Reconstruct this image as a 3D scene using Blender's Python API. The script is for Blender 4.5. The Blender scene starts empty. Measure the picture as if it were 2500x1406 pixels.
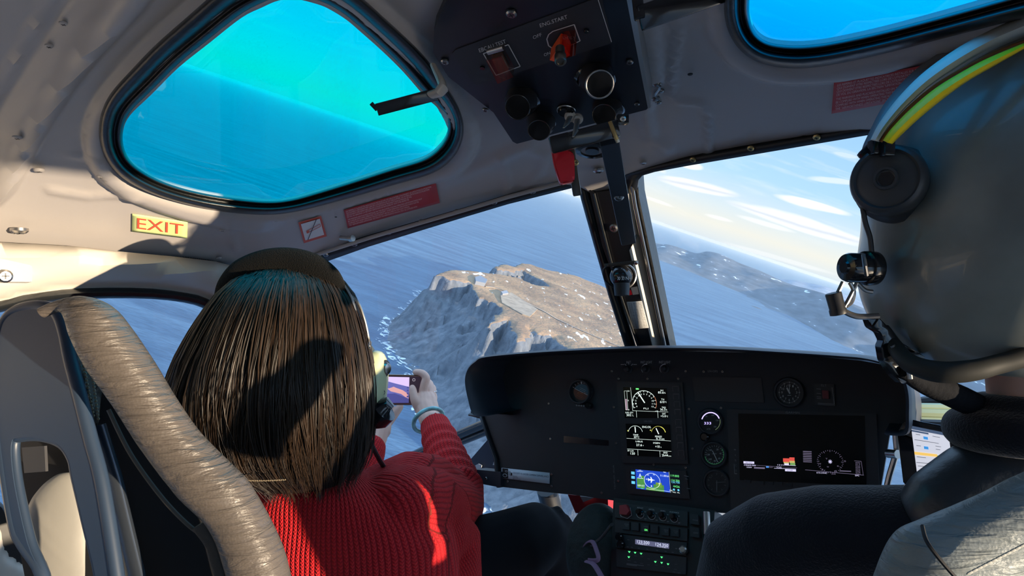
import bpy, bmesh, math, random
import numpy as np
from mathutils import Vector as V, Matrix, noise
from mathutils.geometry import delaunay_2d_cdt, tessellate_polygon
random.seed(7)
rad = math.radians
C = bpy.context.scene.collection
F, CX, CY = 1650.0, 1250.0, 703.0
CAM = V((.36, 0, 1.15))
RC = Matrix.Rotation(rad(33), 3, 'Z') @ Matrix.Rotation(rad(92), 3, 'X') @ Matrix.Rotation(rad(-3), 3, 'Z')
RCI = RC.transposed()
CR, CU, CF = RC @ V((1, 0, 0)), RC @ V((0, 1, 0)), RC @ V((0, 0, -1))

# ---- measuring helpers: where a sight line meets a surface of the cabin
def ray(x, y): return RC @ V(((x - CX) / F, (CY - y) / F, -1))
def PD(x, y, d): return CAM + ray(x, y) * d
def PY(x, y, Y): r = ray(x, y); return CAM + r * ((Y - CAM.y) / r.y)
def PX(x, y, X): r = ray(x, y); return CAM + r * ((X - CAM.x) / r.x)
def PP(x, y, o, n): r = ray(x, y); return CAM + r * ((o - CAM).dot(n) / r.dot(n))
def px(p):
    q = RCI @ (V(p) - CAM)
    if q.z > -.02: return None
    return (CX + F * q.x / -q.z, CY - F * q.y / -q.z)
RZ = CAM.z + .36
def roofz(x, y): return RZ - .35 * x * x - .16 * y * abs(y) if y > 0 else RZ - .35 * x * x - .05 * y * y
def roofn(x, y): return V((-.70 * x, -.32 * y, -1)).normalized()      # inward normal
def PR(x, y, off=0.0):                                                  # point on the roof
    r = ray(x, y)
    a = -.35 * r.x ** 2 - .16 * r.y ** 2; b = -.70 * CAM.x * r.x - r.z; c = .36 - off * 1.02 - .35 * CAM.x ** 2
    t = (-b - math.sqrt(max(b * b - 4 * a * c, 0))) / (2 * a)
    return CAM + r * t

def cr(pts, n=8, closed=False):                                         # smooth curve through points
    pts = [V(p) for p in pts]; m = len(pts); out = []
    for i in range(m if closed else m - 1):
        g = lambda k: pts[(i + k) % m] if closed else pts[min(max(i + k, 0), m - 1)]
        p0, p1, p2, p3 = g(-1), g(0), g(1), g(2)
        for j in range(n):
            t = j / n
            out.append(.5 * ((2 * p1) + (p2 - p0) * t + (2 * p0 - 5 * p1 + 4 * p2 - p3) * t * t + (3 * p1 - p0 - 3 * p2 + p3) * t ** 3))
    if not closed: out.append(pts[-1].copy())
    return out
def inpoly(x, y, P):
    c = False; j = len(P) - 1
    for i in range(len(P)):
        if (P[i][1] > y) != (P[j][1] > y) and x < (P[j][0] - P[i][0]) * (y - P[i][1]) / (P[j][1] - P[i][1]) + P[i][0]: c = not c
        j = i
    return c
def segd(x, y, P, closed=False):                                        # distance to a polyline
    b = 1e9; m = len(P)
    for i in range(m if closed else m - 1):
        ax, ay = P[i][0], P[i][1]; q = P[(i + 1) % m]; dx, dy = q[0] - ax, q[1] - ay
        L = dx * dx + dy * dy or 1e-9
        t = min(1, max(0, ((x - ax) * dx + (y - ay) * dy) / L))
        e = (x - ax - t * dx) ** 2 + (y - ay - t * dy) ** 2
        if e < b: b = e
    return math.sqrt(b)
def ss(a, b, x):
    t = min(1, max(0, (x - a) / (b - a))); return t * t * (3 - 2 * t)

# ---- materials
def M(name, col, rough=.5, metal=0, spec=.5, bump=None, var=None, emit=0, coat=0, extra=None):
    m = bpy.data.materials.new(name); m.use_nodes = True; nt = m.node_tree; N = nt.nodes; L = nt.links
    b = N['Principled BSDF']; b.inputs['Base Color'].default_value = (*col, 1); b.inputs['Roughness'].default_value = rough
    b.inputs['Metallic'].default_value = metal; b.inputs['Specular IOR Level'].default_value = spec; b.inputs['Coat Weight'].default_value = coat
    if emit: b.inputs['Emission Color'].default_value = (*col, 1); b.inputs['Emission Strength'].default_value = emit
    tc = N.new('ShaderNodeTexCoord')
    if var:                                                             # (scale, amount): soft colour variation
        n = N.new('ShaderNodeTexNoise'); n.inputs['Scale'].default_value = var[0]; n.inputs['Detail'].default_value = 4
        L.new(tc.outputs['Object'], n.inputs['Vector'])
        r = N.new('ShaderNodeValToRGB'); r.color_ramp.elements[0].position = .3; r.color_ramp.elements[1].position = .7
        r.color_ramp.elements[0].color = (*[c * (1 - var[1]) for c in col], 1); r.color_ramp.elements[1].color = (*[min(1, c * (1 + var[1])) for c in col], 1)
        L.new(n.outputs['Fac'], r.inputs[0]); L.new(r.outputs[0], b.inputs['Base Color'])
    if bump:                                                            # (scale, strength, distance, stretch)
        n = N.new('ShaderNodeTexNoise'); n.inputs['Scale'].default_value = bump[0]; n.inputs['Detail'].default_value = 5
        mp = N.new('ShaderNodeMapping'); mp.inputs['Scale'].default_value = bump[3] if len(bump) > 3 else (1, 1, 1)
        L.new(tc.outputs['Object'], mp.inputs[0]); L.new(mp.outputs[0], n.inputs['Vector'])
        u = N.new('ShaderNodeBump'); u.inputs['Strength'].default_value = bump[1]; u.inputs['Distance'].default_value = bump[2]
        L.new(n.outputs['Fac'], u.inputs['Height']); L.new(u.outputs[0], b.inputs['Normal'])
    if extra: extra(nt, b, tc)
    return m
def glass(name, col, gloss=.05):
    m = bpy.data.materials.new(name); m.use_nodes = True; nt = m.node_tree; N = nt.nodes; L = nt.links; N.clear()
    o = N.new('ShaderNodeOutputMaterial'); t = N.new('ShaderNodeBsdfTransparent'); g = N.new('ShaderNodeBsdfGlossy'); x = N.new('ShaderNodeMixShader')
    t.inputs[0].default_value = (*col, 1); g.inputs['Roughness'].default_value = .03; x.inputs[0].default_value = gloss
    L.new(t.outputs[0], x.inputs[1]); L.new(g.outputs[0], x.inputs[2]); L.new(x.outputs[0], o.inputs[0]); return m

# ---- objects
def empty(name, loc, label=None, cat=None, group=None, kind=None):
    o = bpy.data.objects.new(name, None); o.empty_display_size = .02; C.objects.link(o); o.location = loc
    tag(o, label, cat, group, kind); return o
def tag(o, label=None, cat=None, group=None, kind=None):
    if label: o['label'] = label
    if cat: o['category'] = cat
    if group: o['group'] = group
    if kind: o['kind'] = kind
    return o
def wloc(o):
    p = V(o.location)
    return p + wloc(o.parent) if o.parent else p
def obj(name, bm, mats, parent=None, smooth=True, label=None, cat=None, group=None, kind=None, mods=None, ang=None):
    if isinstance(bm, bmesh.types.BMesh):
        me = bpy.data.meshes.new(name)
        bmesh.ops.recalc_face_normals(bm, faces=bm.faces) if ang != 'keep' else None
        bm.to_mesh(me); bm.free()
    else: me = bm
    n = len(me.vertices); co = np.zeros(n * 3); me.vertices.foreach_get('co', co); co = co.reshape(-1, 3)
    c = (co.min(0) + co.max(0)) / 2 if n else np.zeros(3)
    co -= c; me.vertices.foreach_set('co', co.ravel()); me.update()
    o = bpy.data.objects.new(name, me); C.objects.link(o)
    for m in (mats if isinstance(mats, (list, tuple)) else [mats]): me.materials.append(m)
    if smooth:
        me.polygons.foreach_set('use_smooth', [True] * len(me.polygons))
        try: me.set_sharp_from_angle(angle=rad(ang if isinstance(ang, (int, float)) else 40))
        except Exception: pass
    o.location = V(c) - (wloc(parent) if parent else V())
    if parent: o.parent = parent
    for k, kw in (mods or []):
        md = o.modifiers.new(k.lower(), k)
        for a, v in kw.items(): setattr(md, a, v)
    tag(o, label, cat, group, kind)
    return o
def nb(): return bmesh.new()
def box(bm, c, d, R=None, mi=0, bev=0):
    R = R or Matrix.Identity(3); vs = []
    for sx in (-1, 1):
        for sy in (-1, 1):
            for sz in (-1, 1): vs.append(bm.verts.new(V(c) + R @ V((sx * d[0] / 2, sy * d[1] / 2, sz * d[2] / 2))))
    fs = [bm.faces.new([vs[i] for i in q]) for q in ((0, 1, 3, 2), (4, 6, 7, 5), (0, 4, 5, 1), (2, 3, 7, 6), (0, 2, 6, 4), (1, 5, 7, 3))]
    for f in fs: f.material_index = mi
    if bev:
        r = bmesh.ops.bevel(bm, geom=list({e for f in fs for e in f.edges}), offset=bev, segments=2, affect='EDGES', profile=.6)
        for f in r['faces']: f.material_index = mi
def frame(d):
    d = V(d).normalized(); a = V((0, 0, 1)) if abs(d.z) < .9 else V((0, 1, 0)); x = a.cross(d).normalized(); return x, d.cross(x)
def tube(bm, pts, rr, seg=10, closed=False, mi=0, flat=1.0, hint=None, caps=True):
    pts = [V(p) for p in pts]; m = len(pts); rr = rr if isinstance(rr, (list, tuple)) else [rr] * m
    if len(rr) != m: rr = list(np.interp(np.linspace(0, 1, m), np.linspace(0, 1, len(rr)), rr))
    rings = []; x = None
    for i, p in enumerate(pts):
        a = pts[(i - 1) % m] if closed or i else pts[i]; b = pts[(i + 1) % m] if closed or i < m - 1 else pts[i]
        d = (b - a); d = d.normalized() if d.length > 1e-9 else V((0, 0, 1))
        if hint is not None: x = V(hint).cross(d).normalized()
        elif x is None: x = frame(d)[0]
        else: x = (x - d * x.dot(d)).normalized()
        y = d.cross(x)
        rings.append([bm.verts.new(p + (x * math.cos(k * math.tau / seg) + y * flat * math.sin(k * math.tau / seg)) * rr[i]) for k in range(seg)])
    for i in range(m if closed else m - 1):
        A, B = rings[i], rings[(i + 1) % m]
        for k in range(seg):
            f = bm.faces.new((A[k], A[(k + 1) % seg], B[(k + 1) % seg], B[k])); f.material_index = mi
    if caps and not closed:
        f = bm.faces.new(rings[0][::-1]); f.material_index = mi; f = bm.faces.new(rings[-1]); f.material_index = mi
    return rings
def capsule(bm, pts, rr, seg=12, mi=0):                                # tube with round ends
    pts = [V(p) for p in pts]; n = len(pts)
    rr = rr if isinstance(rr, (list, tuple)) else [rr] * n
    a, b = (pts[0] - pts[1]).normalized(), (pts[-1] - pts[-2]).normalized(); P, Q = [], []
    for k in (80, 60, 35): P.append(pts[0] + a * rr[0] * math.sin(rad(k))); Q.append(rr[0] * math.cos(rad(k)))
    P += pts; Q += list(rr)
    for k in (35, 60, 80): P.append(pts[-1] + b * rr[-1] * math.sin(rad(k))); Q.append(rr[-1] * math.cos(rad(k)))
    tube(bm, P, Q, seg, mi=mi)
def cyl(bm, a, b, r, r2=None, seg=24, mi=0): tube(bm, [a, b], [r, r if r2 is None else r2], seg, mi=mi)
def lathe(bm, o, ax, prof, seg=28, mi=0, mis=None):                    # prof: (radius, height along ax)
    o = V(o); ax = V(ax).normalized(); x, y = frame(ax); R = []
    for r, h in prof:
        R.append([bm.verts.new(o + ax * h + (x * math.cos(k * math.tau / seg) + y * math.sin(k * math.tau / seg)) * max(r, 1e-5)) for k in range(seg)])
    for i in range(len(R) - 1):
        for k in range(seg):
            f = bm.faces.new((R[i][k], R[i][(k + 1) % seg], R[i + 1][(k + 1) % seg], R[i + 1][k])); f.material_index = mis[i] if mis else mi
    f = bm.faces.new(R[0][::-1]); f.material_index = mis[0] if mis else mi
    f = bm.faces.new(R[-1]); f.material_index = mis[-1] if mis else mi
def ell(bm, c, r, R=None, seg=20, mi=0, fn=None):
    R = R or Matrix.Identity(3); rows = []
    for i in range(seg // 2 + 1):
        t = math.pi * i / (seg // 2); row = []
        for k in range(seg):
            a = math.tau * k / seg; p = V((math.sin(t) * math.cos(a), math.sin(t) * math.sin(a), math.cos(t)))
            p = fn(p) if fn else p
            row.append(V(c) + R @ V((p.x * r[0], p.y * r[1], p.z * r[2])))
        rows.append(row)
    top, bot = bm.verts.new(rows[0][0]), bm.verts.new(rows[-1][0])
    vr = [[bm.verts.new(p) for p in row] for row in rows[1:-1]]
    for k in range(seg):
        k2 = (k + 1) % seg
        fs = [bm.faces.new((top, vr[0][k], vr[0][k2])), bm.faces.new((bot, vr[-1][k2], vr[-1][k]))]
        for i in range(len(vr) - 1): fs.append(bm.faces.new((vr[i][k], vr[i + 1][k], vr[i + 1][k2], vr[i][k2])))
        for f in fs: f.material_index = mi
def loft(bm, rings, mi=0, caps=True, closed=True):
    R = [[bm.verts.new(p) for p in r] for r in rings]; n = len(R[0])
    for i in range(len(R) - 1):
        for k in range(n if closed else n - 1):
            f = bm.faces.new((R[i][k], R[i][(k + 1) % n], R[i + 1][(k + 1) % n], R[i + 1][k])); f.material_index = mi
    if caps:
        for r in (R[0][::-1], R[-1]):
            try: f = bm.faces.new(r); f.material_index = mi
            except Exception: pass
def slab(bm, out, vec, mi=0, mside=None):                              # outline of 3D points given thickness along vec
    out = [V(p) for p in out]; vec = V(vec); n = len(out)
    a = [bm.verts.new(p) for p in out]; b = [bm.verts.new(p + vec) for p in out]
    for t in tessellate_polygon([out]):
        try:
            bm.faces.new([a[i] for i in t]).material_index = mi; bm.faces.new([b[i] for i in reversed(t)]).material_index = mi
        except Exception: pass
    for i in range(n):
        try: bm.faces.new((a[i], a[(i + 1) % n], b[(i + 1) % n], b[i])).material_index = mi if mside is None else mside
        except Exception: pass
def cdt(outer, holes, pts):                                            # triangulate a 2D region with holes
    vs, es = [], []
    for P in [outer] + holes:
        s = len(vs); vs += [V((p[0], p[1])) for p in P]; es += [(s + i, s + (i + 1) % len(P)) for i in range(len(P))]
    vs += [V((p[0], p[1])) for p in pts]
    r = delaunay_2d_cdt(vs, es, [], 0, 1e-7); co, tris = r[0], r[2]; out = []
    for t in tris:
        x = sum(co[i].x for i in t) / 3; y = sum(co[i].y for i in t) / 3
        if inpoly(x, y, outer) and not any(inpoly(x, y, h) for h in holes): out.append(t)
    return co, out
def sheet(bm, outer, holes, proj, step=14, mi=0):                      # skin of a region following a surface
    xs = [p[0] for p in outer]; ys = [p[1] for p in outer]; g = []
    x = min(xs) + step / 2
    while x < max(xs):
        y = min(ys) + step / 2
        while y < max(ys):
            if inpoly(x, y, outer) and not any(inpoly(x, y, h) for h in holes) and segd(x, y, outer, True) > step * .4 and all(segd(x, y, h, True) > step * .4 for h in holes): g.append((x, y))
            y += step
        x += step
    co, tr = cdt(outer, holes, g)
    vs = [bm.verts.new(proj(c.x, c.y)) for c in co]
    for t in tr:
        try: bm.faces.new([vs[i] for i in t]).material_index = mi
        except Exception: pass
    for v in [v for v in vs if not v.link_faces]: bm.verts.remove(v)
SOL = lambda t, o=0: ('SOLIDIFY', dict(thickness=t, offset=o))
def fuse(bm, vox, it=4, fac=.5):                                       # overlapping volumes -> one continuous skin
    me = bpy.data.meshes.new('tmp'); bm.to_mesh(me); bm.free(); o = bpy.data.objects.new('tmp', me); C.objects.link(o)
    r = o.modifiers.new('r', 'REMESH'); r.mode = 'VOXEL'; r.voxel_size = vox
    s = o.modifiers.new('s', 'SMOOTH'); s.iterations = it; s.factor = fac
    dg = bpy.context.evaluated_depsgraph_get(); dg.update()
    out = bpy.data.meshes.new_from_object(o.evaluated_get(dg)); bpy.data.objects.remove(o); return out
def limb_uv(me, bones, scale=1.0):                                     # lengthwise / around coordinates for knitwear
    uv = me.attributes.new('knit', 'FLOAT_VECTOR', 'POINT'); n = len(me.vertices)
    co = np.zeros(n * 3); me.vertices.foreach_get('co', co); co = co.reshape(-1, 3); best = np.full(n, 1e9); res = np.zeros((n, 3))
    for a, b, r, w in bones:
        a = np.array(a); b = np.array(b); d = b - a; L = np.linalg.norm(d); d /= L
        x = np.array(w, float); x -= d * x.dot(d); x /= np.linalg.norm(x); y = np.cross(d, x)
        q = co - a; t = q @ d; tc = np.clip(t, 0, L); e = np.linalg.norm(q - tc[:, None] * d, axis=1) / r
        m = e < best; ang = np.arctan2(q @ y, q @ x)
        best[m] = e[m]; res[m, 0] = (ang * r)[m]; res[m, 1] = t[m]
    uv.data.foreach_set('vector', res.ravel())

# ---- lettering
_tc = {}
def tmesh(s):
    if s in _tc: return _tc[s]
    cu = bpy.data.curves.new('t', 'FONT'); cu.body = s; cu.size = 1; cu.resolution_u = 3
    o = bpy.data.objects.new('t', cu); C.objects.link(o); dg = bpy.context.evaluated_depsgraph_get(); dg.update()
    me = bpy.data.meshes.new_from_object(o.evaluated_get(dg)); vs = [(v.co.x, v.co.y) for v in me.vertices]; fs = [tuple(p.vertices) for p in me.polygons]
    bpy.data.objects.remove(o); bpy.data.meshes.remove(me); _tc[s] = (vs, fs); return _tc[s]
def quad(q, proj, off=0.0):                                            # unit square -> four corners TL TR BR BL
    q = [V((*p, 0)) for p in q]
    def f(u, v, o=0.0):
        p = (q[0] * (1 - u) + q[1] * u) * v + (q[3] * (1 - u) + q[2] * u) * (1 - v)
        return proj(p.x, p.y, off + o)
    return f
def text(bm, f, s, u0, v0, u1, v1, mi=0, o=.0006, fit=True):
    vs, fs = tmesh(s)
    if not vs: return
    X0, X1 = min(v[0] for v in vs), max(v[0] for v in vs); Y0, Y1 = (min(v[1] for v in vs), max(v[1] for v in vs)) if s in '-+' else (0, .70)
    b = [bm.verts.new(f(u0 + (x - X0) / (X1 - X0) * (u1 - u0), v0 + (y - Y0) / (Y1 - Y0) * (v1 - v0), o)) for x, y in vs]
    for t in fs:
        try: bm.faces.new([b[i] for i in t]).material_index = mi
        except Exception: pass
def rect(bm, f, u0, v0, u1, v1, mi=0, o=.0004, n=1):
    R = [[bm.verts.new(f(u0 + (u1 - u0) * i / n, v0 + (v1 - v0) * j / n, o)) for i in range(n + 1)] for j in range(n + 1)]
    for j in range(n):
        for i in range(n): bm.faces.new((R[j][i], R[j][i + 1], R[j + 1][i + 1], R[j + 1][i])).material_index = mi
def line(bm, f, pts, w, mi=0, o=.0005, asp=1.0):                       # stroke in a quad's own coordinates
    for (a, b) in zip(pts[:-1], pts[1:]):
        dx, dy = (b[0] - a[0]) * asp, b[1] - a[1]; L = math.hypot(dx, dy) or 1e-6; nx, ny = -dy / L * w / 2 / asp, dx / L * w / 2
        bm.faces.new([bm.verts.new(f(p[0] + s * nx, p[1] + s * ny, o)) for p, s in ((a, 1), (a, -1), (b, -1), (b, 1))]).material_index = mi
def arc(cx, cy, r, a0, a1, asp=1.0, n=24): return [(cx + r * math.cos(rad(a0 + (a1 - a0) * i / n)) / asp, cy + r * math.sin(rad(a0 + (a1 - a0) * i / n))) for i in range(n + 1)]
def disc(bm, f, cx, cy, r, mi=0, o=.0005, asp=1.0, n=20): bm.faces.new([bm.verts.new(f(x, y, o)) for x, y in arc(cx, cy, r, 0, 360 * (n - 1) / n, asp, n - 1)]).material_index = mi
def screw(p, n, r, mat, parent=None, name='screw'):
    b = nb(); n = V(n).normalized(); p = V(p); lathe(b, p, n, [(r, 0), (r, r * .35), (r * .7, r * .6)], 14)
    x, y = frame(n)
    for d in (x, y): box(b, p + n * r * .6, (r * 1.0, r * .22, r * .12), Matrix((d, n.cross(d), n)).transposed(), 1)
    o = obj(name, b, [mat, MT['black']], parent); return o
MT = {}
MT['shell'] = M('cabin_paint', (.43, .40, .385), .38, bump=(60, .12, .002), var=(3, .04))
MT['frame'] = M('door_paint', (.60, .555, .49), .35, bump=(60, .1, .002), var=(5, .04))
MT['black'] = M('black_paint', (.012, .013, .016), .45)
MT['gloss'] = M('gloss_black', (.010, .011, .014), .15, coat=.3)
MT['rubber'] = M('rubber_seal', (.010, .012, .014), .32, bump=(90, .25, .002))
MT['panel'] = M('panel_black', (.027, .028, .033), .6, bump=(900, .15, .0005))
MT['hood'] = M('glareshield_vinyl', (.026, .030, .042), .5, bump=(700, .3, .0006))
MT['steel'] = M('steel', (.55, .53, .50), .3, 1)
MT['dsteel'] = M('dark_steel', (.30, .29, .28), .3, 1)
MT['brass'] = M('brass', (.60, .42, .18), .35, 1)
MT['white'] = M('white_print', (.75, .75, .75), .6)
MT['grey'] = M('grey_print', (.30, .31, .32), .6)
MT['dim'] = M('dim_print', (.24, .24, .24), .6)
MT['red'] = M('red_plastic', (.62, .012, .025), .35)
MT['redprint'] = M('red_print', (.50, .045, .055), .5)
MT['lime'] = M('exit_yellow', (.66, .76, .33), .5)
MT['exitred'] = M('exit_red', (.62, .10, .05), .5)
MT['orange'] = M('orange_guard', (.85, .10, .02), .35)
MT['floor'] = M('floor_mat', (.03, .035, .04), .8, bump=(200, .5, .002))
MT['clear'] = glass('clear_plastic', (.85, .80, .74), .18)

# ------------------------------------------------ outlines measured from the photograph (roof window glass, seals, header)
G1 = [(640,5),(589,31),(512,92),(435,154),(369,220),(317,271),(300,307),(297,348),(312,389),(348,420),(410,450),(512,476),(640,492),(702,489),(754,476),(856,445),(958,412),(1035,389),(1071,363),(1091,333),(1096,302),(1086,276),(1066,251),(1035,223),(984,164),(933,113),(882,67),(846,36),(805,10),(774,-3),(720,-16),(680,-12)]
S1 = [(560,-40),(512,0),(435,67),(358,138),(307,189),(266,241),(246,287),(243,328),(251,369),(276,410),(317,445),(389,476),(486,504),(600,521),(702,517),(805,494),(958,450),(1061,417),(1107,384),(1127,348),(1130,307),(1112,266),(1092,225),(1058,165),(958,67),(887,5),(835,-35),(760,-65),(640,-70)]
G2 = [(1827,0),(1827,34),(1836,69),(1853,93),(1881,107),(1932,113),(1984,111),(2053,100),(2190,69),(2431,3),(2560,-40),(2590,-90),(2540,-160),(2300,-260),(2000,-290),(1870,-200),(1830,-90)]
S2 = [(1772,0),(1774,52),(1788,93),(1819,127),(1864,151),(1915,163),(1967,163),(2036,153),(2156,127),(2328,83),(2500,38),(2640,-10),(2690,-90),(2620,-200),(2350,-320),(1980,-345),(1820,-230),(1772,-90)]
cl = lambda P, n=4: [(p.x, p.y) for p in cr([(a, b, 0) for a, b in P], n, True)]
G1, S1, G2, S2 = cl(G1), cl(S1, 3), cl(G2), cl(S2, 3)
HEAD = [(-260,585),(0,600),(180,610),(300,622),(420,632),(520,643),(590,660),(650,655),(748,630),(900,580),(1130,514),(1240,481),(1380,443),(1410,445),(1430,456),(1454,472),(1498,466),(1512,440),(1518,423),(1589,404),(1680,385),(2121,306),(2500,240),(2850,180)]
L1 = [(-200,700),(0,379),(51,276),(230,0),(360,-210)]
L2 = [(-200,640),(0,492),(56,425),(92,348),(205,169),(353,0),(500,-210)]
L1 = [(p.x, p.y) for p in cr([(a, b, 0) for a, b in L1], 7)]; L2 = [(p.x, p.y) for p in cr([(a, b, 0) for a, b in L2], 7)]
BEAM = L1 + L2[::-1]
def grow(P, d):
    cx = sum(p[0] for p in P) / len(P); cy = sum(p[1] for p in P) / len(P); o = []
    for x, y in P:
        L = math.hypot(x - cx, y - cy); o.append((x + (x - cx) / L * d, y + (y - cy) / L * d))
    return o
FL1, FL2 = grow(S1[::2], 42), grow(S2[::2], 42)
PANEL_R = [(1560,300),(1600,190),(1640,150),(1642,225),(1660,238),(1715,240),(1733,300),(1733,370),(1560,400)]
RIDGES = [([(-60,320),(0,220),(128,0),(200,-120)], .004, 7), ([(1085,436),(1120,422),(1230,372),(1290,345)], .0045, 14),
          ([(1222,372),(1236,410),(1242,478)], .003, 8), ([(1300,360),(1330,372),(1320,410),(1290,440)], .003, 10),
          ([(1655,30),(1660,60),(1642,150),(1640,215),(1660,236),(1712,240),(1728,265),(1733,370)], .004, 6),
          ([(1580,-10),(1598,110),(1600,180),(1575,260),(1590,330),(1630,350)], .005, 14),
          ([(120,455),(210,470),(330,465)], .003, 8), ([(170,370),(235,372),(262,352)], .002, 6), ([(555,520),(575,600)], .003, 7)]
def relief(x, y):
    h = 0
    if x < 1300 and inpoly(x, y, S1): return .012 * (1 - ss(4, 26, segd(x, y, S1, True)))
    if x > 1700 and inpoly(x, y, S2): return .008 * (1 - ss(4, 26, segd(x, y, S2, True)))
    if x < 520:
        if inpoly(x, y, BEAM): h += .020 * ss(-4, 44, segd(x, y, BEAM, True))
        if inpoly(x, y, L1 + [(-900, -210), (-900, 700)]): h += -.010 * ss(0, 40, segd(x, y, L1))
    if inpoly(x, y, FL1): h += .012 * ss(0, 26, segd(x, y, FL1, True)) * ss(48, 100, segd(x, y, [(725, 575), (860, 540), (1075, 505)]))
    if inpoly(x, y, FL2): h += .008 * ss(0, 22, segd(x, y, FL2, True))
    for P, a, w in RIDGES:
        d = segd(x, y, P)
        if d < 3 * w: h += a * math.exp(-(d / w) ** 2)
    return h

# ------------------------------------------------ ceiling
hd = [PR(x, y) for x, y in HEAD]
hd = [V((max(-.80, min(.80, p.x)), p.y, p.z)) for p in hd]
out = [(p.x, p.y) for p in hd] + [(.82, .86), (.82, -.9), (-.82, -.9)]
if hd[0].x > -.80: out.append((-.82, hd[0].y - .12))
H1 = [(p.x, p.y) for p in (PR(*q) for q in G1)]; H2 = [(p.x, p.y) for p in (PR(*q) for q in G2)]
g = []
def vis(x, y):
    q = px((x, y, roofz(x, y))); return q and -260 < q[0] < 2760 and -420 < q[1] < 700
st = .0056; X = -.81
while X < .81:
    Y = -.89
    while Y < 1.12:
        fine = vis(X, Y)
        if (fine or (round(X / st) % 5 == 0 and round(Y / st) % 5 == 0)) and inpoly(X, Y, out) and not inpoly(X, Y, H1) and not inpoly(X, Y, H2): g.append((X + .0007 * math.sin(Y * 900), Y))
        Y += st
    X += st
g = [p for p in g if not (segd(*p, H1[::3], True) < .004 or segd(*p, H2[::3], True) < .004)]
co, tr = cdt(out, [H1, H2], g)
b = nb(); vs = []
for c in co:
    p = V((c.x, c.y, roofz(c.x, c.y))); q = px(p)
    if q and -260 < q[0] < 2760 and -420 < q[1] < 720: p += roofn(c.x, c.y) * relief(*q)
    vs.append(b.verts.new(p))
for t in tr: b.faces.new([vs[i] for i in t])
for v in [v for v in vs if not v.link_faces]: b.verts.remove(v)
obj('ceiling', b, MT['shell'], mods=[SOL(.012, 0)], kind='structure', ang=60)

# ------------------------------------------------ roof windows: tinted pane, rubber seal
def roofwin(name, gl, seal, tint, s0):
    w = empty(name, PR(*gl[0]), kind='structure')
    b = nb(); sheet(b, grow(gl, 14), [], lambda x, y: PR(x, y, -.012), 60); obj('pane', b, glass(name + '_tint', tint, .03), w, mods=[SOL(.003)])
    b = nb()
    n = 72
    def rs(P):
        P3 = [PR(*p) for p in P]; L = [0]
        for i in range(len(P3)): L.append(L[-1] + (P3[(i + 1) % len(P3)] - P3[i]).length)
        o = []
        for k in range(n):
            t = L[-1] * k / n; i = max(j for j in range(len(P)) if L[j] <= t); f = (t - L[i]) / (L[i + 1] - L[i] + 1e-9); a, c = P[i], P[(i + 1) % len(P)]
            o.append((a[0] + (c[0] - a[0]) * f, a[1] + (c[1] - a[1]) * f))
        return o
    GO = rs(gl)
    SO = []
    cx = sum(p[0] for p in gl) / len(gl); cy = sum(p[1] for p in gl) / len(gl)
    dense = cl([(p[0], p[1]) for p in seal], 4)
    for i, p in enumerate(GO):                                          # matching outer point along the outward normal
        a, c = GO[i - 1], GO[(i + 1) % n]; nx, ny = (c[1] - a[1]), -(c[0] - a[0]); L = math.hypot(nx, ny); nx /= L; ny /= L
        if nx * (p[0] - cx) + ny * (p[1] - cy) < 0: nx, ny = -nx, -ny
        d = 12
        while d < 120 and inpoly(p[0] + nx * d, p[1] + ny * d, dense): d += 1
        SO.append(d)
    for _ in range(6): SO = [(SO[i - 1] + SO[i] * 2 + SO[(i + 1) % n]) / 4 for i in range(n)]
    rings = []
    for f, h in ((-.05, -.010), (-.03, .004), (.10, .010), (.22, .011), (.34, .004), (.42, .010), (.52, .020), (.72, .023), (.92, .022), (1.02, .018), (1.06, .010), (1.10, .0)):
        r = []
        for i, p in enumerate(GO):
            a, c = GO[i - 1], GO[(i + 1) % n]; nx, ny = (c[1] - a[1]), -(c[0] - a[0]); L = math.hypot(nx, ny); nx /= L; ny /= L
            if nx * (p[0] - cx) + ny * (p[1] - cy) < 0: nx, ny = -nx, -ny
            r.append(PR(p[0] + nx * SO[i] * f, p[1] + ny * SO[i] * f, h + s0))
        rings.append(r)
    loft(b, rings, caps=False)
    obj('window_seal', b, MT['rubber'], w, mods=[('SUBSURF', dict(levels=1, render_levels=2))], ang=180)
    return w
roofwin('window_1', G1, S1, (.0, .90, .93), .006)
roofwin('window_2', G2, S2, (.0, .72, .95), .004)

# ------------------------------------------------ windscreens
def plane3(a, b, c):
    n = (b - a).cross(c - a).normalized(); n = n if n.dot(CAM - a) > 0 else -n
    return lambda x, y, off=0: PP(x, y, a + n * off, n), n
WL, nWL = plane3(PR(1400,452), PR(779,638), PY(1170,1045,1.6))
WR, nWR = plane3(PR(1530,425), PR(2121,312), PY(1900,1000,1.62))
CLEAR = glass('windscreen_acrylic', (.97, .985, 1), .025)
w3 = empty('window_3', WL(1100, 520), kind='structure')
b = nb(); sheet(b, [(640,650),(748,634),(1240,484),(1395,450),(1440,470),(1500,720),(1570,900),(1560,1060),(1195,1040),(1025,1112),(760,1230),(690,1100)], [], WL, 90); obj('pane', b, CLEAR, w3, mods=[SOL(.004)])
b = nb(); sheet(b, [(735,634),(748,628),(900,578),(1130,512),(1240,479),(1385,441),(1412,448),(1395,455),(1240,494),(1130,527),(900,598),(779,641),(700,668),(680,662)], [], lambda x, y: WL(x, y, .004), 30)
obj('black_border', b, MT['black'], w3, mods=[SOL(.008)])
b = nb(); tube(b, [WL(x, y, .012) for x, y in ((748,630),(900,581),(1130,514),(1240,481),(1395,440))], .0035, 8); obj('bright_edge', b, MT['shell'], w3)
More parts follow.
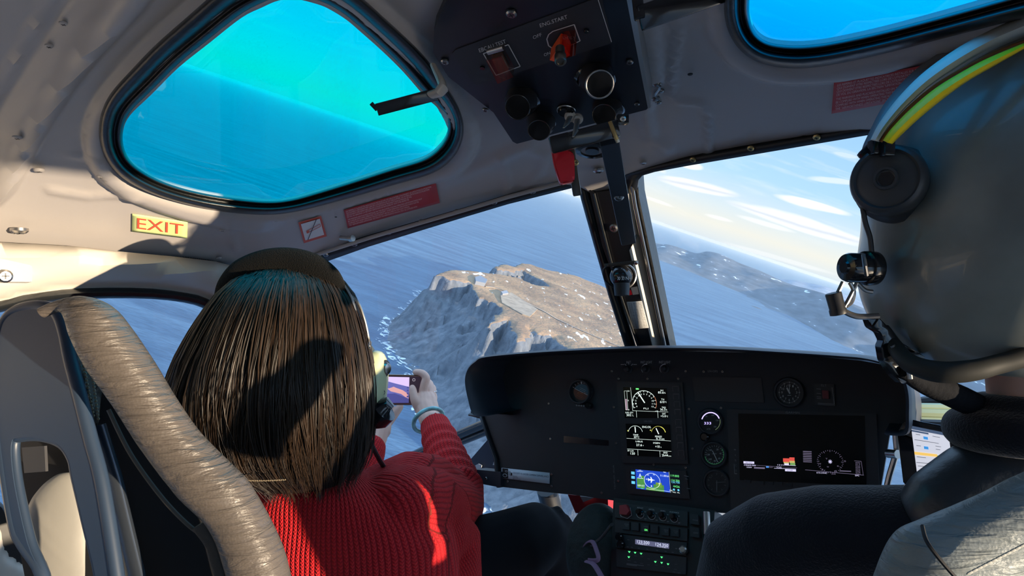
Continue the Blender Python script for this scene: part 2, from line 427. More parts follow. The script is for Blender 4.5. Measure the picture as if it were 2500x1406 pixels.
for x, y in ((795,617),(865,592),(948,563),(1030,537),(1117,512),(1206,489),(1300,463)): screw(WL(x, y + 3, .008), nWL, .0055, MT['dsteel'], w3)
b = nb(); tube(b, [WL(x, y, .0) for x, y in ((740,1240),(900,1165),(1025,1106),(1120,1062),(1196,1030),(1300,985))], .016, 10)
tube(b, [WL(x, y, .02) for x, y in ((900,1190),(1025,1130),(1120,1082),(1200,1050),(1300,1010))], .010, 10)
obj('lower_frame', b, MT['gloss'], w3)
b = nb(); tube(b, [WL(x, y, .0) for x, y in ((770,640),(715,760),(700,900),(720,1060),(740,1240))], .018, 10); obj('side_frame', b, MT['frame'], w3)
w4 = empty('window_4', WR(1800, 370), kind='structure')
b = nb(); sheet(b, [(1535,424),(1680,390),(2121,312),(2560,232),(2700,260),(2700,1060),(2240,1060),(1700,1000),(1660,900),(1600,700)], [], WR, 90); obj('pane', b, CLEAR, w4, mods=[SOL(.004)])
b = nb(); sheet(b, [(1518,424),(1589,406),(1680,385),(2121,306),(2560,226),(2560,252),(2121,324),(1680,400),(1600,415),(1570,424),(1560,436),(1556,460),(1540,470),(1530,440)], [], lambda x, y: WR(x, y, .004), 30)
obj('black_border', b, MT['black'], w4, mods=[SOL(.008)])
for x, y in ((1692,389),(1833,361),(1994,334),(2150,308)): screw(WR(x, y, .008), nWR, .0045, MT['brass'], w4)

# ------------------------------------------------ centre post
PLo = PR(1470, 466); p2 = PY(1592, 845, 1.16); nPL = V((1, 0, 0)).cross(p2 - PLo).normalized()
nPL = nPL if nPL.dot(CAM - PLo) > 0 else -nPL
PL = lambda x, y, off=0: PP(x, y, PLo + nPL * off, nPL)
post = empty('trim_1', PL(1600, 860), kind='structure')
def strip(name, pts, off, th, mat, par=post):
    b = nb(); o_ = [PL(x, y, off) for x, y in pts]; slab(b, o_, -nPL * th); return obj(name, b, mat, par, smooth=False)
strip('post_face', [(1438,462),(1452,470),(1500,464),(1524,540),(1547,590),(1536,612),(1600,880),(1568,880),(1503,690),(1470,600)], .020, .04, MT['black'])
b = nb(); tube(b, [PL(x, y, .01) for x, y in ((1424,440),(1432,480),(1462,589),(1498,716),(1550,880))], .0105, 10); obj('rubber_channel', b, MT['rubber'], post)
b = nb(); tube(b, [PL(x, y, .024) for x, y in ((1450,472),(1482,600),(1508,700),(1570,880))], .0022, 8); obj('edge_bead', b, MT['rubber'], post)
b = nb(); slab(b, [PL(x, y, o_) for x, y, o_ in ((1524,428,.018),(1541,426,-.012),(1554,500,-.012),(1634,880,-.012),(1598,880,.020),(1534,608,.020),(1546,588,.018),(1530,500,.018))], -nPL * .02); obj('post_side', b, MT['frame'], post, smooth=False)
b = nb(); tube(b, [PL(x, y, .018) for x, y in ((1541,440),(1550,500),(1630,880))], .0032, 8); obj('side_bead', b, MT['dsteel'], post)
strip('outer_rubber', [(1541,424),(1556,430),(1560,480),(1643,880),(1629,880),(1549,505)], .010, .03, MT['rubber'])
for x, y in ((1499,556),): screw(PL(x, y, .02), nPL, .0075, MT['steel'], post)

# ------------------------------------------------ left door
d1, d2 = PR(0, 602), PR(520, 645)
DL, nDL = plane3(d1, d2, d1 + V((-.05, 0, -.5)))
door = empty('door_1', V((-.8, .4, 0)), kind='structure')
DG = cl([(-260,790),(-120,760),(0,748),(60,733),(150,720),(260,715),(370,717),(450,726),(500,740),(530,765),(560,830),(590,920),(610,1050),(600,1200),(540,1330),(300,1370),(60,1345),(20,1270),(-60,1215),(-260,1180),(-330,1000)], 4)
DO = [(-520,585),(-260,588),(0,603),(180,613),(300,625),(420,636),(520,647),(590,664),(680,700),(690,1000),(700,1500),(500,1750),(-100,1700),(-500,1600)]
def dproj(x, y):
    d = segd(x, y, DG, True); h = .035 * ss(18, 60, d) if not inpoly(x, y, DG) else 0
    e = segd(x, y, HEAD[:8]); h += .012 * math.exp(-((e - 22) / 14) ** 2)
    return DL(x, y, h)
b = nb(); sheet(b, DO, [DG], dproj, 17); obj('door_frame', b, MT['frame'], door, mods=[SOL(.010, -1)], ang=60)
b = nb(); sheet(b, grow(DG, 12), [], lambda x, y: DL(x, y, -.004), 90); obj('window_pane', b, CLEAR, door, mods=[SOL(.004)])
b = nb(); tube(b, [DL(x, y, .006) for x, y in DG[::2]], .0125, 10, True, flat=.7); obj('window_seal', b, MT['rubber'], door)
# corrugated seal along the top of the door
b = nb(); P = cr([DL(x, y, .02) for x, y in ((-260,592),(0,606),(120,612),(240,623),(360,632),(470,641),(540,652),(600,676),(660,720))], 16)
tube(b, P, .0062, 10)
for i in range(0, len(P) - 1): lathe(b, P[i], P[i + 1] - P[i], [(.0062, -.0015), (.0082, 0), (.0062, .0015)], 10)
obj('corrugated_seal', b, MT['rubber'], door)
b = nb(); box(b, DL(8, 660, .040), (.03, .06, .035), bev=.004); obj('latch_plate', b, MT['frame'], door)
screw(DL(12, 674, .058), nDL, .009, MT['steel'], door)
# fasteners on the roof lining
for i, (x, y, r, m) in enumerate([(47,558,.011,'steel'),(95,413,.006,'shell'),(42,333,.005,'shell'),(120,110,.004,'shell'),(155,55,.004,'shell'),(543,560,.0045,'shell'),(534,628,.0045,'shell'),(820,529,.002,'black'),(1461,413,.0085,'steel'),(1570,396,.005,'steel'),(1685,180,.003,'black'),(249,428,.006,'shell')]):
    s = screw(PR(x, y, relief(x, y) + .009), roofn(0, 0), r, MT[m], None, 'trim_fastener'); s['kind'] = 'structure'; s.name = 'trim_%d' % (i + 20)
b = nb(); p = PR(832, 580, .012); cyl(b, p, p + V((.022, 0, -.004)), .004); cyl(b, p + V((.022, 0, -.004)), p + V((.03, 0, -.004)), .0055)
o = obj('trim_2', b, MT['steel'], kind='structure')

# ------------------------------------------------ rest of the cabin, seen only from the side: floor, back bulkhead, right door, chin panels
b = nb(); box(b, (0, -.05, -.01), (1.62, 1.7, .02)); obj('floor', b, MT['floor'], kind='structure', smooth=False)
b = nb(); box(b, (0, -.90, .72), (1.64, .03, 1.46)); obj('wall_back', b, MT['shell'], kind='structure', smooth=False)
dr = empty('door_2', (.8, .4, 0), kind='structure')
b = nb(); yz = [(-.9, 0), (.9, 0), (1.25, .5), (.98, 1.30), (.6, 1.25), (-.9, 1.24)]
co, tr = cdt(yz, [[(.05,.62),(.88,.66),(.96,.74),(.90,1.10),(.84,1.17),(.10,1.16),(.02,1.08)], [(-.80,.62),(-.12,.62),(-.06,.72),(-.06,1.10),(-.14,1.17),(-.80,1.17)]], [])
vs = [b.verts.new((.80 + .02 * (1 - c.y), c.x, c.y)) for c in co]
for t in tr: b.faces.new([vs[i] for i in t])
obj('door_frame', b, MT['frame'], dr, mods=[SOL(.03)], smooth=False)
dl = empty('wall_left', (-.8, -.5, 0), kind='structure')
b = nb(); yz = [(-.9, 0), (.2, 0), (.2, 1.2), (-.9, 1.24)]
co, tr = cdt(yz, [[(-.80,.62),(.0,.62),(.06,.72),(.04,1.05),(-.06,1.15),(-.80,1.15)]], [])
vs = [b.verts.new((-.83, c.x, c.y)) for c in co]
for t in tr: b.faces.new([vs[i] for i in t])
obj('rear_door_frame', b, MT['frame'], dl, mods=[SOL(.03)], smooth=False)
# right hand sill seen past the instrument panel
b = nb()
for i, (x0, y0, x1, y1, r) in enumerate(((2205,992,2420,998,.006),(2205,1004,2440,1014,.008),(2205,1022,2420,1030,.006))):
    tube(b, [PY(x0, y0, 1.25), PY((x0 + x1) / 2, (y0 + y1) / 2 - 1, 1.27), PY(x1, y1, 1.3)], r, 8, mi=0)
obj('trim_3', b, M('door_sill_green', (.35, .42, .27), .25), kind='structure')
b = nb(); tube(b, [PY(2200, 985, 1.35), PY(2300, 975, 1.35), PY(2430, 985, 1.35)], .008, 8); tube(b, [PY(2200, 1036, 1.22), PY(2330, 1040, 1.22)], .009, 8); obj('trim_4', b, MT['black'], kind='structure')
# ------------------------------------------------ outside: sea, island, far coast, sky (metres; earth tilted because the aircraft is banked)
ra, rb = ray(430, 146).normalized(), ray(2000, 671).normalized()
U = ra.cross(rb).normalized(); U = U if U.z > 0 else -U
E1 = (CF - U * CF.dot(U)).normalized(); E2 = E1.cross(U).normalized()      # away, right
EM = Matrix((E2, E1, U)).transposed()
HC = 900.0; HP = 307.0
def EP(x, y, h=0):                                                          # sight line to the level h above the sea
    r = ray(x, y); t = (HC - h) / -r.dot(U); p = r * t; return V((p.dot(E2), p.dot(E1)))
def EW(e2, e1, h): return CAM + E2 * e2 + E1 * e1 + U * (h - HC)
def emesh(name, vs, fs, mat, **k):
    me = bpy.data.meshes.new(name); me.from_pydata(vs, [], fs); me.update()
    o = bpy.data.objects.new(name, me); C.objects.link(o); me.materials.append(mat)
    o.matrix_world = Matrix.Translation(CAM - U * HC) @ EM.to_4x4(); me.polygons.foreach_set('use_smooth', [True] * len(me.polygons)); return tag(o, **k)

def seamat(nt, b, tc):
    N, L = nt.nodes, nt.links
    hs = []
    for sc, ml, det in ((.0012, (1, 6, 1), 6), (.02, (1, 5, 1), 5), (.0035, (1, 2, 1), 4)):
        mp = N.new('ShaderNodeMapping'); mp.inputs['Rotation'].default_value = (0, 0, rad(28)); mp.inputs['Scale'].default_value = [sc * q for q in ml]
        n = N.new('ShaderNodeTexNoise'); n.inputs['Detail'].default_value = det; n.inputs['Scale'].default_value = 1
        L.new(tc.outputs['Object'], mp.inputs[0]); L.new(mp.outputs[0], n.inputs['Vector']); hs.append(n)
    r = N.new('ShaderNodeValToRGB'); e = r.color_ramp.elements; e[0].position = .38; e[1].position = .66
    e[0].color = (.032, .078, .155, 1); e[1].color = (.072, .145, .240, 1); L.new(hs[0].outputs['Fac'], r.inputs[0])
    r2 = N.new('ShaderNodeValToRGB'); e = r2.color_ramp.elements; e[0].position = .35; e[1].position = .70; e[0].color = (.78, .78, .80, 1); e[1].color = (1.25, 1.25, 1.22, 1)
    L.new(hs[1].outputs['Fac'], r2.inputs[0])
    mx = N.new('ShaderNodeMix'); mx.data_type = 'RGBA'; mx.blend_type = 'MULTIPLY'; mx.inputs[0].default_value = 1
    L.new(r.outputs[0], mx.inputs[6]); L.new(r2.outputs[0], mx.inputs[7]); L.new(mx.outputs[2], b.inputs['Base Color'])
    u = N.new('ShaderNodeBump'); u.inputs['Strength'].default_value = .5; u.inputs['Distance'].default_value = 6
    ad = N.new('ShaderNodeMath'); ad.operation = 'ADD'; L.new(hs[1].outputs['Fac'], ad.inputs[0]); L.new(hs[2].outputs['Fac'], ad.inputs[1]); L.new(ad.outputs[0], u.inputs['Height']); L.new(u.outputs[0], b.inputs['Normal'])
sea = M('sea_water', (.06, .15, .36), .45, spec=.4, extra=seamat)
vs, fs = [], []; R_ = [0, 400, 1500, 5000, 15000, 60000, 200000]; S_ = 48
for i, r in enumerate(R_):
    for k in range(S_): vs.append((r * math.cos(k * math.tau / S_), r * math.sin(k * math.tau / S_), 0.0))
for i in range(len(R_) - 1):
    for k in range(S_): fs.append((i * S_ + k, i * S_ + (k + 1) % S_, (i + 1) * S_ + (k + 1) % S_, (i + 1) * S_ + k))
emesh('sea', vs, fs, sea, kind='structure')

# island
TOP = [EP(x, y, HP) for x, y in ((1098,655),(1062,668),(1100,682),(1150,692),(1166,722),(1200,735),(1228,752),(1205,772),(1190,795),(1215,787),(1245,778),(1256,800),(1262,828),(1300,822),(1290,795),(1320,812),(1360,815),(1378,832),(1395,860),(1420,930),(1500,1060),(1800,1150),(1780,1000),(1680,880),(1600,800),(1540,745),(1480,700),(1400,670),(1330,655),(1290,642))]
TOP += [EP(x, y, HP) for x, y in ((1275,641),(1255,650),(1230,643),(1206,650),(1215,656),(1250,662),(1280,656),(1318,680),(1345,698),(1300,690),(1262,674),(1215,666),(1180,663),(1140,656))]
BASE = [EP(x, y, 0) for x, y in ((1030,712),(1005,752),(958,780),(948,800),(945,830),(968,870),(1000,900),(1020,950),(1060,1040),(1120,1130),(1200,1250),(1500,1500),(2100,1500),(2000,1100),(1800,960),(1650,850),(1590,800),(1500,725),(1420,690),(1350,672),(1290,665),(1270,672),(1235,674),(1180,680),(1120,690))]
TOPp = [(p.x, p.y) for p in TOP]; BASEp = [(p.x, p.y) for p in BASE]
x0, x1 = min(p[0] for p in BASEp) - 60, min(max(p[0] for p in BASEp), EP(1680, 900, 0).x + 500); y0, y1 = min(p[1] for p in BASEp), max(p[1] for p in BASEp) + 60
y0 = max(y0, 1100)
SN = math.sin; nx_, ny_ = 400, 400; vs, fs = [], []
def fb(x, y, s, o=5): return noise.fractal(V((x / s, y / s, 3.1)), 1.0, 2.0, o)
_cum = [0]
for i in range(len(TOPp)): _cum.append(_cum[-1] + math.hypot(TOPp[(i + 1) % len(TOPp)][0] - TOPp[i][0], TOPp[(i + 1) % len(TOPp)][1] - TOPp[i][1]))
def segs(x, y, P):
    b = 1e18; s = 0; m = len(P)
    for i in range(m):
        ax, ay = P[i]; qx, qy = P[(i + 1) % m]; dx, dy = qx - ax, qy - ay; L = dx * dx + dy * dy or 1e-9
        t = min(1, max(0, ((x - ax) * dx + (y - ay) * dy) / L)); e = (x - ax - t * dx) ** 2 + (y - ay - t * dy) ** 2
        if e < b: b = e; s = _cum[i] + t * math.sqrt(L) + (math.atan2(y - ay, x - ax) * 60 if t in (0, 1) else 0)
    return math.sqrt(b), s
def height(x, y):
    wx, wy = x + 12 * fb(x, y, 60, 4), y + 12 * fb(x + 900, y, 60, 4)
    if inpoly(wx, wy, TOPp): return HP + 7 * fb(x, y, 300, 4) - 10 * math.exp(-segd(wx, wy, TOPp, True) / 15)
    if not inpoly(wx, wy, BASEp): return -12 * min(1, segd(wx, wy, BASEp, True) / 20)
    a, sa = segs(wx, wy, TOPp); c = segd(wx, wy, BASEp, True); t = a / (a + c)
    R = 0
    for w_, sc in ((.5, 190), (.32, 80), (.18, 34), (.10, 15)): R += w_ * (1 - 2.4 * abs(noise.noise(V((sa / sc, t * 1.2 * 190 / sc * .25, sc * .37)))))
    t = min(1, max(0, t - .34 * (R - .45) * (4 * t * (1 - t)) ** .7))
    h = (HP - 8) * (1 - t) ** (1.25 if t > .5 else 1.25 - .35 * (1 - 2 * t))
    h *= 1 - .22 * ss(0, .06, t)
    return max(-5, h + 7 * fb(x, y, 26, 5) * min(1, 8 * t))
for i in range(nx_ + 1):
    for j in range(ny_ + 1):
        x = x0 + (x1 - x0) * i / nx_; y = y0 + (y1 - y0) * (j / ny_); vs.append((x, y, height(x, y)))
for i in range(nx_):
    for j in range(ny_):
        a = i * (ny_ + 1) + j; q = (a, a + ny_ + 1, a + ny_ + 2, a + 1)
        if max(vs[k][2] for k in q) > -11: fs.append(q)
def rockmat(nt, b, tc):
    N, L = nt.nodes, nt.links; ge = N.new('ShaderNodeNewGeometry'); vt = N.new('ShaderNodeVectorMath'); vt.operation = 'DOT_PRODUCT'; vt.inputs[1].default_value = U
    L.new(ge.outputs['Normal'], vt.inputs[0])
    def noi(s, d=6, st=(1, 1, 1), rot=0):
        mp = N.new('ShaderNodeMapping'); mp.inputs['Scale'].default_value = [s * q for q in st]; mp.inputs['Rotation'].default_value = (0, 0, rot); n = N.new('ShaderNodeTexNoise'); n.inputs['Scale'].default_value = 1; n.inputs['Detail'].default_value = d
        L.new(tc.outputs['Object'], mp.inputs[0]); L.new(mp.outputs[0], n.inputs['Vector']); return n.outputs['Fac']
    def ramp(f, p, c):
        r = N.new('ShaderNodeValToRGB'); r.color_ramp.elements[0].position = p[0]; r.color_ramp.elements[1].position = p[1]
        r.color_ramp.elements[0].color = (*c[0], 1); r.color_ramp.elements[1].color = (*c[1], 1); L.new(f, r.inputs[0]); return r.outputs[0]
    def mix(f, a, c):
        m = N.new('ShaderNodeMix'); m.data_type = 'RGBA'; L.new(f, m.inputs[0]); L.new(a, m.inputs[6]); L.new(c, m.inputs[7]); return m.outputs[2]
    turf = ramp(noi(.006, 8), (.35, .68), ((.25, .17, .115), (.42, .28, .17)))
    rock = ramp(noi(.03, 8, (1, 1, .35)), (.3, .7), ((.085, .10, .125), (.20, .22, .25)))  # blue of skylit shade is mixed into the rock tones
    ma = N.new('ShaderNodeMath'); ma.operation = 'ADD'; L.new(vt.outputs['Value'], ma.inputs[0])
    nn = N.new('ShaderNodeMath'); nn.operation = 'MULTIPLY_ADD'; nn.inputs[1].default_value = .25; nn.inputs[2].default_value = -.125; L.new(noi(.02), nn.inputs[0]); L.new(nn.outputs[0], ma.inputs[1])
    f = ramp(ma.outputs[0], (.80, .90), ((0, 0, 0), (1, 1, 1)))
    sz = N.new('ShaderNodeSeparateXYZ'); L.new(tc.outputs['Object'], sz.inputs[0]); mr = N.new('ShaderNodeMapRange'); mr.inputs['From Min'].default_value = 200; mr.inputs['From Max'].default_value = 265; L.new(sz.outputs[2], mr.inputs[0])
    fm = N.new('ShaderNodeMath'); fm.operation = 'MULTIPLY'; L.new(f, fm.inputs[0]); L.new(mr.outputs[0], fm.inputs[1]); f = fm.outputs[0]
    col = mix(f, rock, turf)
    sn = ramp(noi(.011, 12, (2.2, .6, 1), .5), (.655, .668), ((0, 0, 0), (1, 1, 1)))
    sp = N.new('ShaderNodeRGB'); sp.outputs[0].default_value = (.82, .84, .88, 1)
    sn2 = N.new('ShaderNodeMath'); sn2.operation = 'MULTIPLY'; L.new(sn, sn2.inputs[0]); L.new(f, sn2.inputs[1]); sn = sn2.outputs[0]
    L.new(mix(sn, col, sp.outputs[0]), b.inputs['Base Color'])
    u = N.new('ShaderNodeBump'); u.inputs['Strength'].default_value = .8; u.inputs['Distance'].default_value = 10; L.new(noi(.05, 9), u.inputs['Height']); L.new(u.outputs[0], b.inputs['Normal'])
isl = emesh('rocky_island', vs, fs, M('island_rock', (.3, .25, .2), .9, spec=.15, extra=rockmat), label='tan flat-topped headland with steep grey sea cliffs, outside the left windscreen', cat='headland')
# things standing on the plateau
def gquad(name, P, h, mat, th=3, **k):
    Q = [EP(x, y, HP + 5) for x, y in P]; n = len(Q); Z = lambda q: height(q.x, q.y) + h
    zz = max(Z(q) for q in Q)
    vs = [(q.x, q.y, zz) for q in Q] + [(q.x, q.y, zz - th - 12) for q in Q]
    fs = [tuple(range(n)), tuple(range(2 * n - 1, n - 1, -1))] + [(i, (i + 1) % n, n + (i + 1) % n, n + i) for i in range(n)]
    o = emesh(name, vs, fs, mat, **k); o.data.polygons.foreach_set('use_smooth', [False] * len(fs)); return o
LOT = M('gravel_lot', (.34, .27, .20), .9, var=(.03, .25)); ROAD = M('road_gravel', (.52, .46, .40), .9)
gquad('car_park', [(1222,722),(1248,715),(1312,756),(1293,774),(1275,768),(1225,740)], 4, LOT, label='pale rectangular gravel car park on the headland plateau', cat='car park')
gquad('visitor_building', [(1158,682),(1172,678),(1188,688),(1183,697),(1160,692)], 15, M('pale_wall', (.20, .22, .26), .7), 14, label='small pale grey building at the left tip of the headland plateau', cat='building')
gquad('annex_building', [(1222,716),(1236,713),(1240,720),(1226,722)], 18, M('grey_wall', (.3, .3, .32), .7), 14, label='tiny dark grey building at the near corner of the car park', cat='building')
def ribbon(name, P, w, h, mat, **k):
    Q = [EP(x, y, HP + 4) for x, y in P]; Q = [V((q.x, q.y, 0)) for q in Q]; Q = cr(Q, 10); vs, fs = [], []
    for i, q in enumerate(Q):
        d = (Q[min(i + 1, len(Q) - 1)] - Q[max(i - 1, 0)]).normalized(); s = V((-d.y, d.x, 0)) * w
        for e in (1, -1): p = q + s * e; vs.append((p.x, p.y, height(q.x, q.y) + h))
    for i in range(len(Q) - 1): fs.append((2 * i, 2 * i + 1, 2 * i + 3, 2 * i + 2))
    m = len(vs); vs += [(a, b_, c - 14) for a, b_, c in vs]; fs += [(2 * i, 2 * i + 2, m + 2 * i + 2, m + 2 * i) for i in range(len(Q) - 1)] + [(2 * i + 1, 2 * i + 3, m + 2 * i + 3, m + 2 * i + 1) for i in range(len(Q) - 1)]
    return emesh(name, vs, fs, mat, **k)
ribbon('gravel_road', [(1185,698),(1215,703),(1260,722),(1310,752),(1370,784),(1440,815),(1530,850)], 3.2, 4, ROAD, label='pale thin road running across the headland from the car park', cat='road')

# far coast
def ridge(name, top, base, hmax, mat, seed, **k):
    n = 160; vs, fs = [], []; P0 = cr([(x, y, 0) for x, y in base], 10); T0 = cr([(x, y, 0) for x, y in top], 10)
    bx = [p.x for p in P0]; by = [p.y for p in P0]; tx = [p.x for p in T0]; ty = [p.y for p in T0]; m = 30
    for i in range(n + 1):
        x = bx[0] + (bx[-1] - bx[0]) * i / n; yb = float(np.interp(x, bx, by)); yt = float(np.interp(x, tx, ty))
        B = EP(x, yb, 0); d = B.normalized(); D = B.length
        r = ray(x, yt); r = r / r.length; el = r.dot(U); hz = math.sqrt(1 - el * el)
        dep = D * .30; Dt = D + dep; ht = max(20, HC + el / hz * Dt)
        for j in range(m + 1):
            t = j / m
            if t <= .7: u = t / .7; q = ht * ss(0, 1, u) ** .8; dd = D + dep * u
            else: u = (t - .7) / .3; q = ht * (1 - u * .6); dd = Dt + dep * u
            w = d * dd; nn = noise.fractal(V((w.x / 900, w.y / 900, seed)), 1, 2, 5)
            q = q + (nn * .16 * ht * (4 * u * (1 - u)) if t <= .7 else 0)
            vs.append((w.x, w.y, q - 3))
    for i in range(n):
        for j in range(m): a = i * (m + 1) + j; fs.append((a, a + m + 1, a + m + 2, a + 1))
    return emesh(name, vs, fs, mat, **k)
def farmat(c, snow):  # blue-grey base colours carry part of the distance haze
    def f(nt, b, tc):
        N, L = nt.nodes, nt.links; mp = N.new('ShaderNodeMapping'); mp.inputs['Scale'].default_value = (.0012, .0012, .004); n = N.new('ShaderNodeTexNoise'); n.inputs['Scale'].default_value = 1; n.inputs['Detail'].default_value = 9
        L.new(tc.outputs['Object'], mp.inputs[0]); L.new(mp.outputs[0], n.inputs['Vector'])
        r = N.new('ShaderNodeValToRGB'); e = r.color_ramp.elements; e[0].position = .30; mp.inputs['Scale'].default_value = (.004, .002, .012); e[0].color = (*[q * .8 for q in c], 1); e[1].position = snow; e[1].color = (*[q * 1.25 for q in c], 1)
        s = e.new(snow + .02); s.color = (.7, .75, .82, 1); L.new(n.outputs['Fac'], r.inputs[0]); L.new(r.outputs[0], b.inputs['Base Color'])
    return M('hazed_coast_rock', c, .95, spec=.1, extra=f)
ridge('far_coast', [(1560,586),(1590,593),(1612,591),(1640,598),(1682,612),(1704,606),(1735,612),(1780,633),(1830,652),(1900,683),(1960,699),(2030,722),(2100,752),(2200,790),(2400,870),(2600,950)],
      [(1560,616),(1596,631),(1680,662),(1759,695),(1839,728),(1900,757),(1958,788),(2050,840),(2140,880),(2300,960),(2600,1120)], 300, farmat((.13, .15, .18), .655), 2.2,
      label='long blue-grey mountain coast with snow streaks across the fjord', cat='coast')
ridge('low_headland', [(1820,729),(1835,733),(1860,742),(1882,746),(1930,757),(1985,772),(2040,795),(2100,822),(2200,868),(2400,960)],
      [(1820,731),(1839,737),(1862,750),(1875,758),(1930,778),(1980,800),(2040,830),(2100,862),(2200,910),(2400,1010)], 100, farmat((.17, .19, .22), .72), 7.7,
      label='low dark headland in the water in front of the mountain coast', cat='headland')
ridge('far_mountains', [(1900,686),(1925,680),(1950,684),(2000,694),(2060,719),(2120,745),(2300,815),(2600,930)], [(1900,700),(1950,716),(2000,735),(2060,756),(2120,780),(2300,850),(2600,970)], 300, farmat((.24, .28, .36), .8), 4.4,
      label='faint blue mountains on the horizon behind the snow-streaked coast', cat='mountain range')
vs, fs = [], []
for k in range(40):
    a = EP(1832, 746, 0); b_ = EP(1862, 757, 0); q = a.lerp(b_, k / 39); w = 18 * math.sin(math.pi * k / 39) + 3; d = V((-(b_ - a).y, (b_ - a).x)).normalized()
    for s, h in ((1, -1), (.3, 14), (-.3, 11), (-1, -1)): p = q + d * w * s * 3; vs.append((p.x, p.y, h * math.sin(math.pi * k / 39)))
for k in range(39):
    for j in range(3): fs.append((4 * k + j, 4 * k + 4 + j, 4 * k + 5 + j, 4 * k + 1 + j))
emesh('skerry', vs, fs, farmat((.12, .14, .17), .9), label='tiny dark sliver of a skerry off the low headland', cat='islet')
# surf at the foot of the cliffs
vs, fs = [], []; c = cr([(p.x, p.y, 0) for p in BASE[:12]], 14)
def foam(nt, b, tc):
    N, L = nt.nodes, nt.links; n = N.new('ShaderNodeTexNoise'); n.inputs['Scale'].default_value = .022; n.inputs['Detail'].default_value = 9; n.inputs['Distortion'].default_value = 1.2; L.new(tc.outputs['Object'], n.inputs['Vector'])
    r = N.new('ShaderNodeValToRGB'); r.color_ramp.elements[0].position = .52; r.color_ramp.elements[1].position = .60; L.new(n.outputs['Fac'], r.inputs[0]); L.new(r.outputs[0], b.inputs['Alpha'])
for i, q in enumerate(c):
    d = (c[min(i + 1, len(c) - 1)] - c[max(i - 1, 0)]).normalized(); s = V((-d.y, d.x, 0)); ww = 70 * (.6 + .5 * noise.noise(V((i * .2, 0, 0))))
    for e in (1, 0, -1): p = q + s * e * ww; vs.append((p.x, p.y, 1.5))
for i in range(len(c) - 1):
    for j in range(2): fs.append((3 * i + j, 3 * i + 3 + j, 3 * i + 4 + j, 3 * i + 1 + j))
emesh('surf', vs, fs, M('sea_foam', (.75, .80, .85), .8, extra=foam), label='white surf breaking along the foot of the grey cliffs', cat='surf', kind='stuff')

# haze lying over the water
b = nb(); box(b, (0, 60000, 400), (300000, 300000, 860)); hz = bpy.data.materials.new('sea_haze'); hz.use_nodes = True; n_ = hz.node_tree.nodes; n_.clear()
ho = n_.new('ShaderNodeOutputMaterial'); hv = n_.new('ShaderNodeVolumeScatter'); hv.inputs['Color'].default_value = (.42, .56, .70, 1); hv.inputs['Density'].default_value = 1.5e-5; hv.inputs['Anisotropy'].default_value = .2; hz.node_tree.links.new(hv.outputs[0], ho.inputs['Volume'])
me = bpy.data.meshes.new('sea_haze'); b.to_mesh(me); b.free(); o = bpy.data.objects.new('sea_haze', me); C.objects.link(o); me.materials.append(hz); o.matrix_world = Matrix.Translation(CAM - U * HC) @ EM.to_4x4()
tag(o, label='pale blue haze lying over the sea towards the horizon', cat='haze', kind='stuff')
# ------------------------------------------------ sky and sun
w = bpy.data.worlds.new('World'); bpy.context.scene.world = w; w.use_nodes = True; nt = w.node_tree; N, L = nt.nodes, nt.links; N.clear()
out_ = N.new('ShaderNodeOutputWorld'); bg = N.new('ShaderNodeBackground'); tc = N.new('ShaderNodeTexCoord')
def dot(v):
    n = N.new('ShaderNodeVectorMath'); n.operation = 'DOT_PRODUCT'; n.inputs[1].default_value = v; L.new(tc.outputs['Generated'], n.inputs[0]); return n.outputs['Value']
def mth(op, a, b=None, c=None, clamp=False):
    n = N.new('ShaderNodeMath'); n.operation = op; n.use_clamp = clamp
    for i, q in enumerate((a, b, c)):
        if q is None: continue
        if isinstance(q, (int, float)): n.inputs[i].default_value = q
        else: L.new(q, n.inputs[i])
    return n.outputs[0]
SUN = V((.985, .03, -.14)).normalized(); print('SUNELEV', SUN.dot(U), SUN.dot(E1), SUN.dot(E2))
el = dot(U); sd = dot(SUN)
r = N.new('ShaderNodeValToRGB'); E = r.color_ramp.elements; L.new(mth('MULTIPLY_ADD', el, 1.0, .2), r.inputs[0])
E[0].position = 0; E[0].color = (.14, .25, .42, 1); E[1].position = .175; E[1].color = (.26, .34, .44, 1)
for p, c_ in ((.195, (.46, .51, .55)), (.204, (.52, .55, .55)), (.222, (.60, .58, .51)), (.25, (.50, .56, .58)), (.30, (.32, .49, .66)), (.44, (.20, .38, .64)), (.58, (.42, .68, 1.02)), (.80, (.50, .80, 1.20))): e = E.new(p); e.color = (*c_, 1)  # upper sky made extra bright to light the sea, cliffs and cabin
glow = mth('POWER', mth('MAXIMUM', sd, 0.0), 7.0); glow = mth('MULTIPLY', glow, mth('SMOOTH_MAX', mth('MULTIPLY_ADD', el, 6.0, .55, True), 0.0, .1))
F1, R1 = dot(E1), dot(E2); s_ = mth('DIVIDE', R1, mth('MAXIMUM', F1, .05)); t_ = mth('DIVIDE', el, mth('MAXIMUM', F1, .05))
def st2(x, y): q = ray(x, y); return q.dot(E2) / q.dot(E1), q.dot(U) / q.dot(E1)
nz = N.new('ShaderNodeTexNoise'); nz.inputs['Scale'].default_value = 1; nz.inputs['Detail'].default_value = 7
cb = N.new('ShaderNodeCombineXYZ'); L.new(mth('MULTIPLY', s_, 9.0), cb.inputs[0]); L.new(mth('MULTIPLY', t_, 75.0), cb.inputs[1]); L.new(cb.outputs[0], nz.inputs['Vector'])
nzf = mth('SUBTRACT', nz.outputs['Fac'], .5)
acc = None; shade = None
